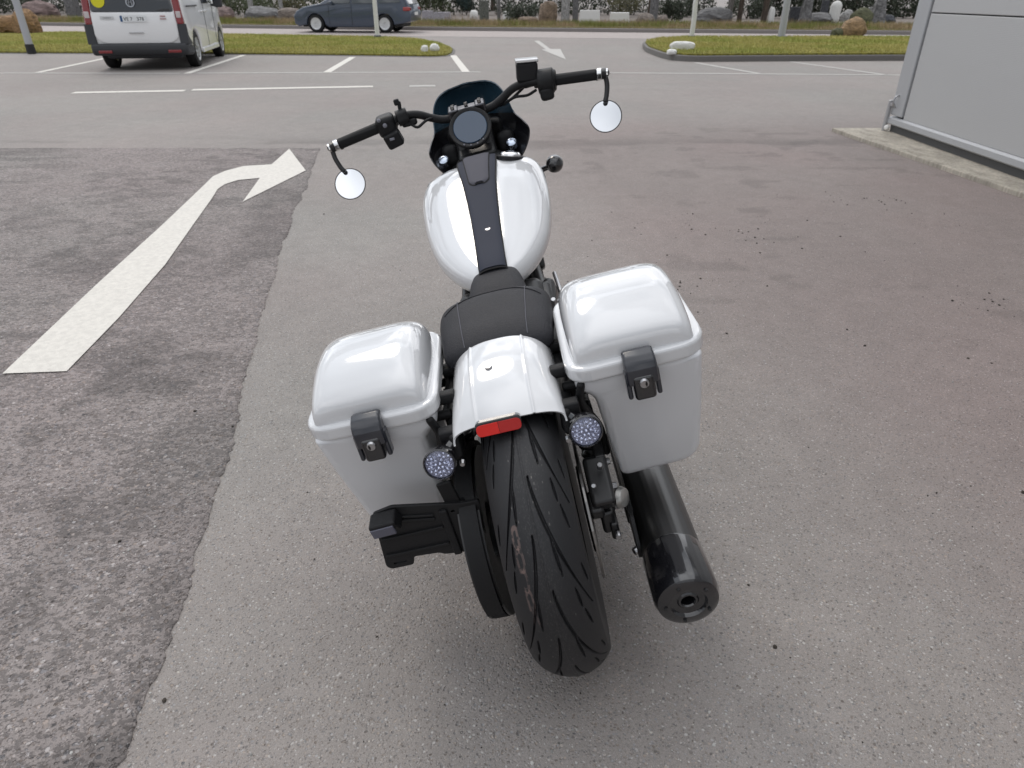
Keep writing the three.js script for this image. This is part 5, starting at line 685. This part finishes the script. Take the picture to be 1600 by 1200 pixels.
const loose = [
  ['stone', -2.1, -43.2, 0.49, 0.42, 'white', 'white stone seen just above the fairing edge'], ['stone', -0.3, -42.1, 0.45, 0.4, 'white', 'white stone in the dark shrubs beyond the screen'],
  ['stone', 1.6, -34.9, 1.0, 0.95, 'brown', 'pointed brown boulder on the far verge'], ['stone', 0.7, -34.9, 1.1, 0.30, 'brown', 'low brown rubble beside the pointed boulder'],
  ['stone', 6.1, -35.7, 0.9, 0.46, 'warm', 'sandy rubble stone left of the grey pillar'], ['stone', 7.0, -36.2, 0.56, 0.36, 'warm', 'small sandy stone at the grey pillar foot'],
  ['stone', 10.5, -42.1, 0.36, 0.3, 'white', 'little white stone behind the grey rubble heap'], ['stone', 13.6, -44.3, 0.36, 0.46, 'white', 'white stone farther back among the tree trunks'],
  ['stone', 12.1, -36.5, 0.36, 0.68, 'white', 'slim white stone leaning near the last brown trunk'], ['stone', 16.3, -38.2, 0.63, 0.52, 'pale', 'jagged pale stone past the rounded white stone'],
  ['stone', 15.6, -34.9, 1.05, 0.64, 'moss', 'mossy boulder above the tan boulder'], ['stone', 14.3, -36.5, 1.3, 0.42, 'grey', 'low grey stone at the foot of the rounded white stone'],
  ['stone', 17.2, -35.7, 0.66, 0.40, 'slate', 'dark slate boulder closest to the hall corner'],
  ['rubble_mound', -15.3, -41.0, 1.5, 0.66, 'rose', 'reddish mound of rubble beyond the van bonnet'], ['rubble_mound', -13.4, -42.1, 2.2, 0.6, 'grey', 'wide grey gravel mound between van and estate car'], ['rubble_mound', -11.6, -41.0, 1.4, 0.55, 'warm', 'sandy mound nearest the estate car bonnet'], ['rubble_mound', 9.4, -36.5, 1.9, 0.68, 'grey', 'grey rubble heap past the white pole'],
];
loose.forEach(([n, x, z, w, h, t, l], i) => place(n, l, n === 'stone' ? 'stone' : 'mound', rock(40 + i * 3.1, w * 1.05, h * 1.05, w * 0.8, n === 'stone' ? 0.4 : 0.25, 3), tone[t], x, Gy, z));
const obelisk = (w, h) => crease(map(new THREE.CylinderGeometry(w * 0.10, w * 0.5, h, 7, 8), v => { v.y += h / 2; const k = 0.12 * w; v.x += k * (fbm(v.x * 5, v.y * 4, v.z * 5, 3) - 0.5) * 2; v.z += k * (fbm(v.x * 5 + 7, v.y * 4, v.z * 5, 3) - 0.5) * 2; }), 0.4);
place('pointed_stone', 'tall grey pointed stone behind the lamp post near the hall', 'stone', obelisk(0.66, 1.9), tone.grey, 13.4, Gy, -35.7);
place('pointed_stone', 'grey pointed stone nearest the hall corner', 'stone', obelisk(0.85, 1.5), tone.grey, 16.7, Gy, -35.7);
place('rounded_stone', 'white rounded upright stone in front of the dark hedge', 'stone', map(new THREE.CapsuleGeometry(0.25, 0.5, 8, 20), v => { v.y += 0.42; v.z *= 0.7; v.x += 0.05 * v.y; }), tone.white, 15.0, Gy, -36.5);
{ const l = thing('marker_box', 'dark box with a white face beside the concrete block', 'box', [-26.75, Gy, -46]); mesh('casing', bx(0, 0.32, 0, 0.36, 0.64, 0.3, 0.04), std(0.03, 0.03, 0.03, 0.7), l); mesh('face', bx(0.02, 0.45, 0.155, 0.16, 0.13, 0.02, 0.01, 0, 0, -0.5), std(0.75, 0.75, 0.73, 0.6), l); }
// foliage: leaf faces spread through lumpy volumes
function leaves(n, seed, size, lumps, flat = 1) { const R = rng(seed), P = [], N = [], I = []; let k = 0;
  for (let i = 0; i < n; i++) { const L = lumps[Math.floor(R() * lumps.length)], u = R() * 2 - 1, a = R() * 6.283, s = Math.sqrt(1 - u * u), rr = Math.pow(0.25 + 0.75 * R(), 0.5); const c = V(L[0] + L[3] * rr * s * Math.cos(a), L[1] + L[4] * rr * u, L[2] + L[5] * rr * s * Math.sin(a)); if (c.y < 0.02) c.y = 0.02 + 0.1 * R();
    const q = new THREE.Quaternion().setFromEuler(new THREE.Euler(R() * 6.3, R() * 6.3, R() * 6.3)), w = size * (0.6 + 0.8 * R()), h = w * 1.7; for (const [x, y, z] of [[-w / 2, 0, 0], [0, -h / 2, 0], [w / 2, 0, 0], [0, h / 2, w * 0.2]]) { const p = V(x, y, z).applyQuaternion(q).add(c); P.push(p.x, p.y, p.z); } I.push(k, k + 1, k + 2, k, k + 2, k + 3); k += 4; }
  const g = new THREE.BufferGeometry(); g.setAttribute('position', new THREE.Float32BufferAttribute(P, 3)); g.setIndex(I); g.computeVertexNormals(); return g; }
const leafMat = (r, g, b) => { const m = phys(r, g, b, { roughness: 0.8, side: THREE.DoubleSide, transmission: 0.3, thickness: 0 }); return m; };
const leafTone = { dark: leafMat(0.070, 0.085, 0.055), mid: leafMat(0.095, 0.115, 0.055), olive: leafMat(0.15, 0.145, 0.075), teal: leafMat(0.06, 0.10, 0.09), yellow: leafMat(0.22, 0.20, 0.05) };
const bark = std(0.15, 0.115, 0.09, 0.95, 0, { map: stoneTex, bumpMap: stoneTex, bumpScale: 0.02 }), barkGrey = std(0.24, 0.22, 0.20, 0.95, 0, { map: stoneTex, bumpMap: stoneTex, bumpScale: 0.02 });
function shrub(label, x, z, w, h, t, seed) { const s = thing('shrub', label, 'shrub', [x, Gy, z]); const R = rng(seed), lumps = Array.from({ length: 7 }, () => [(R() - 0.5) * w * 0.7, h * (0.3 + 0.4 * R()), (R() - 0.5) * w * 0.4, w * (0.16 + 0.12 * R()), h * (0.25 + 0.15 * R()), w * 0.2]);
  mesh('foliage', leaves(1500, seed, 0.07, lumps), leafTone[t], s); mesh('stem', join([rod([0, 0, 0], [0.05, h * 0.5, 0], 0.03, 0.015), rod([0, 0.02, 0], [-0.2 * w, h * 0.55, 0.05], 0.02, 0.01), rod([0, 0.02, 0], [0.22 * w, h * 0.5, -0.05], 0.02, 0.01)]), bark, s); }
shrub('dark shrub rising behind the estate car tail', -5.1, -50, 2.3, 1.2, 'mid', 61); shrub('blue-green shrub beyond the fairing edge', -2.9, -50, 1.6, 1.3, 'teal', 62); shrub('dark shrub behind the tinted screen', 0.5, -38.6, 1.7, 0.95, 'dark', 63);
shrub('large olive shrub behind the low white block', 6.1, -45, 2.6, 1.6, 'olive', 64); shrub('dark shrub behind the white pole', 7.9, -38.6, 1.2, 0.95, 'dark', 65); shrub('olive shrub leaning beyond the sandy mound', -12.6, -45, 1.6, 1.5, 'olive', 66); shrub('dark green shrub beyond the pale slabs', -15.6, -47, 2.8, 1.3, 'mid', 67); shrub('dark shrub between the pink boulder and the lamp post', -29.8, -48, 2.6, 1.5, 'dark', 68); shrub('dark green shrub behind the pink boulder', -26.0, -52, 3.4, 1.6, 'dark', 69); shrub('mid green shrub beyond the grey pillars', 9.6, -45, 2.4, 1.4, 'dark', 70); shrub('dark shrub behind the brown trunks', 12.6, -42, 2.4, 1.4, 'dark', 71);
function dryTuft(label, x, z, w, h, seed) { const R = rng(seed), a = []; for (let i = 0; i < 70; i++) { const u = (R() - 0.5) * w, q = (R() - 0.5) * 0.4; a.push(new THREE.CylinderGeometry(0.002, 0.006, h * (0.6 + 0.6 * R()), 4).translate(0, h * 0.45, 0).rotateZ((R() - 0.5) * 0.8).rotateX((R() - 0.5) * 0.8).translate(u, 0, q)); } tag(mesh('dry_tuft', join(a), std(0.26, 0.185, 0.105, 0.9)), label, 'dead plants', 'dead plant tufts on the verge').position.set(x, 0.14, z); }
dryTuft('dark tuft on the verge below the reddish mound', -13.6, -37.6, 0.6, 0.3, 3); dryTuft('tuft on the verge just ahead of the estate car', -11.4, -37, 0.5, 0.28, 4); dryTuft('brown dead stalks behind the estate car tail', -2.2, -33.5, 1.5, 0.42, 5); dryTuft('brown dead stalks below the pointed boulder', 0.9, -33, 2.0, 0.3, 6); dryTuft('russet stalks along the verge past the white block', 5.6, -32.4, 1.8, 0.3, 7); dryTuft('russet stalks under the rubble heap', 9.0, -32, 1.7, 0.3, 8); dryTuft('russet stalks below the brown trunks', 11.6, -31.8, 1.2, 0.3, 9);
function tree(label, x, z, r, H, bm, t, seed, leaf = 0.11, fat = 1) { const s = thing('tree', label, 'tree', [x, Gy, z]), R = rng(seed); const limbs = [], lumps = [];
  for (let k = 0; k < 9; k++) { const a = R() * 6.28, y = H * (0.42 + 0.45 * R()), L = H * (0.14 + 0.12 * R()), e = [Math.cos(a) * L, y + L * 0.6, Math.sin(a) * L]; limbs.push(rod([0, y, 0], e, r * 0.35, r * 0.12, 8)); lumps.push([e[0], e[1], e[2], H * 0.13 * fat, H * 0.10 * fat, H * 0.13 * fat]); } lumps.push([0, H * 0.95, 0, H * 0.12 * fat, H * 0.12, H * 0.12 * fat]);
  mesh('trunk', tube([[0, -0.05, 0], [r * 0.3, H * 0.25, 0], [-r * 0.2, H * 0.6, 0], [0, H * 0.95, 0]], r, 24, 12), bm, s); mesh('limbs', join(limbs), bm, s); mesh('crown', leaves(2600, seed, leaf, lumps), leafTone[t], s); }
tree('tree with a grey-brown trunk past the white pole', 10.1, -36.5, 0.13, 5.5, barkGrey, 'olive', 81); tree('middle tree with a brown trunk behind the rubble heap', 10.75, -37, 0.12, 5.2, bark, 'mid', 82); tree('tree with a brown trunk nearest the grey lamp post', 11.75, -36.5, 0.14, 5.8, bark, 'olive', 83); tree('slender pale-trunked tree beyond the estate car roof', -7.4, -44, 0.10, 5.5, barkGrey, 'mid', 84); tree('slender tree beyond the olive shrub', 8.4, -48, 0.12, 6.5, bark, 'dark', 85); tree('tree standing behind the concrete block', -24.4, -50, 0.14, 6.5, bark, 'mid', 86);
function hedge(label, x0, x1, z, h, t, top, seed) { const R = rng(seed), s = thing('hedge', label, 'hedge', [(x0 + x1) / 2, Gy, z]), w = x1 - x0, n = Math.ceil(w / 0.55), lumps = []; for (let k = 0; k < n; k++) for (const y of [0.22, 0.55, 0.85]) lumps.push([-w / 2 + w * (k + 0.5) / n + (R() - 0.5) * 0.3, h * y + (R() - 0.5) * 0.15, (R() - 0.5) * 0.3, 0.42, h * 0.22, 0.5]);
  mesh('foliage', leaves(Math.min(26000, Math.round(w * 1000)), seed, 0.085, lumps), leafTone[t], s); if (top) mesh('new_growth', leaves(Math.round(w * 260), seed + 1, 0.07, lumps.filter((_, i) => i % 3 === 2).map(l => [l[0], h * 1.02, l[2], 0.45, 0.10, 0.45])), leafTone[top], s); mesh('stems', join(Array.from({ length: Math.min(40, n) }, (_, k) => rod([-w / 2 + w * (k + 0.5) / Math.min(40, n), 0, 0], [-w / 2 + w * (k + 0.5) / Math.min(40, n), h * 0.8, 0], 0.03, 0.015, 6))), bark, s); }
for (const [x, z, H, t, l] of [[-40, -66, 10, 'dark', 'tall dark tree farthest along the yard behind the lamp post'], [-32, -62, 9, 'mid', 'tall tree behind the pink boulder'], [-21, -64, 11, 'dark', 'tall tree rising behind the van'], [-13.5, -61, 9, 'olive', 'tall olive tree behind the wide grey mound'], [-9, -66, 11, 'dark', 'tall dark tree behind the estate car roof'], [-1.5, -62, 10, 'mid', 'tall tree behind the tinted screen'], [4.2, -65, 11, 'dark', 'tall tree behind the paired pillars'], [11, -61, 9.5, 'olive', 'tall olive tree behind the brown trunks'], [18, -64, 11, 'dark', 'tall dark tree behind the clipped hedge'], [27, -62, 9.5, 'mid', 'tall tree hidden partly by the hall corner']]) tree(l, x, z, 0.2, H, bark, t, Math.round(100 + x), 0.34, 1.7);
hedge('clipped dark hedge with yellowish top behind the stones near the hall', 13, 30, -43, 1.15, 'dark', 'yellow', 91);
hedge('dark hedge behind the olive shrub and pillars', -4, 13, -50, 2.2, 'dark', null, 92); hedge('green hedge behind the estate car', -19, -4, -49, 1.9, 'mid', null, 93); hedge('dark hedge behind the pink boulder and concrete block', -44, -19, -54, 2.4, 'dark', null, 94);

renderer.render(scene, camera);
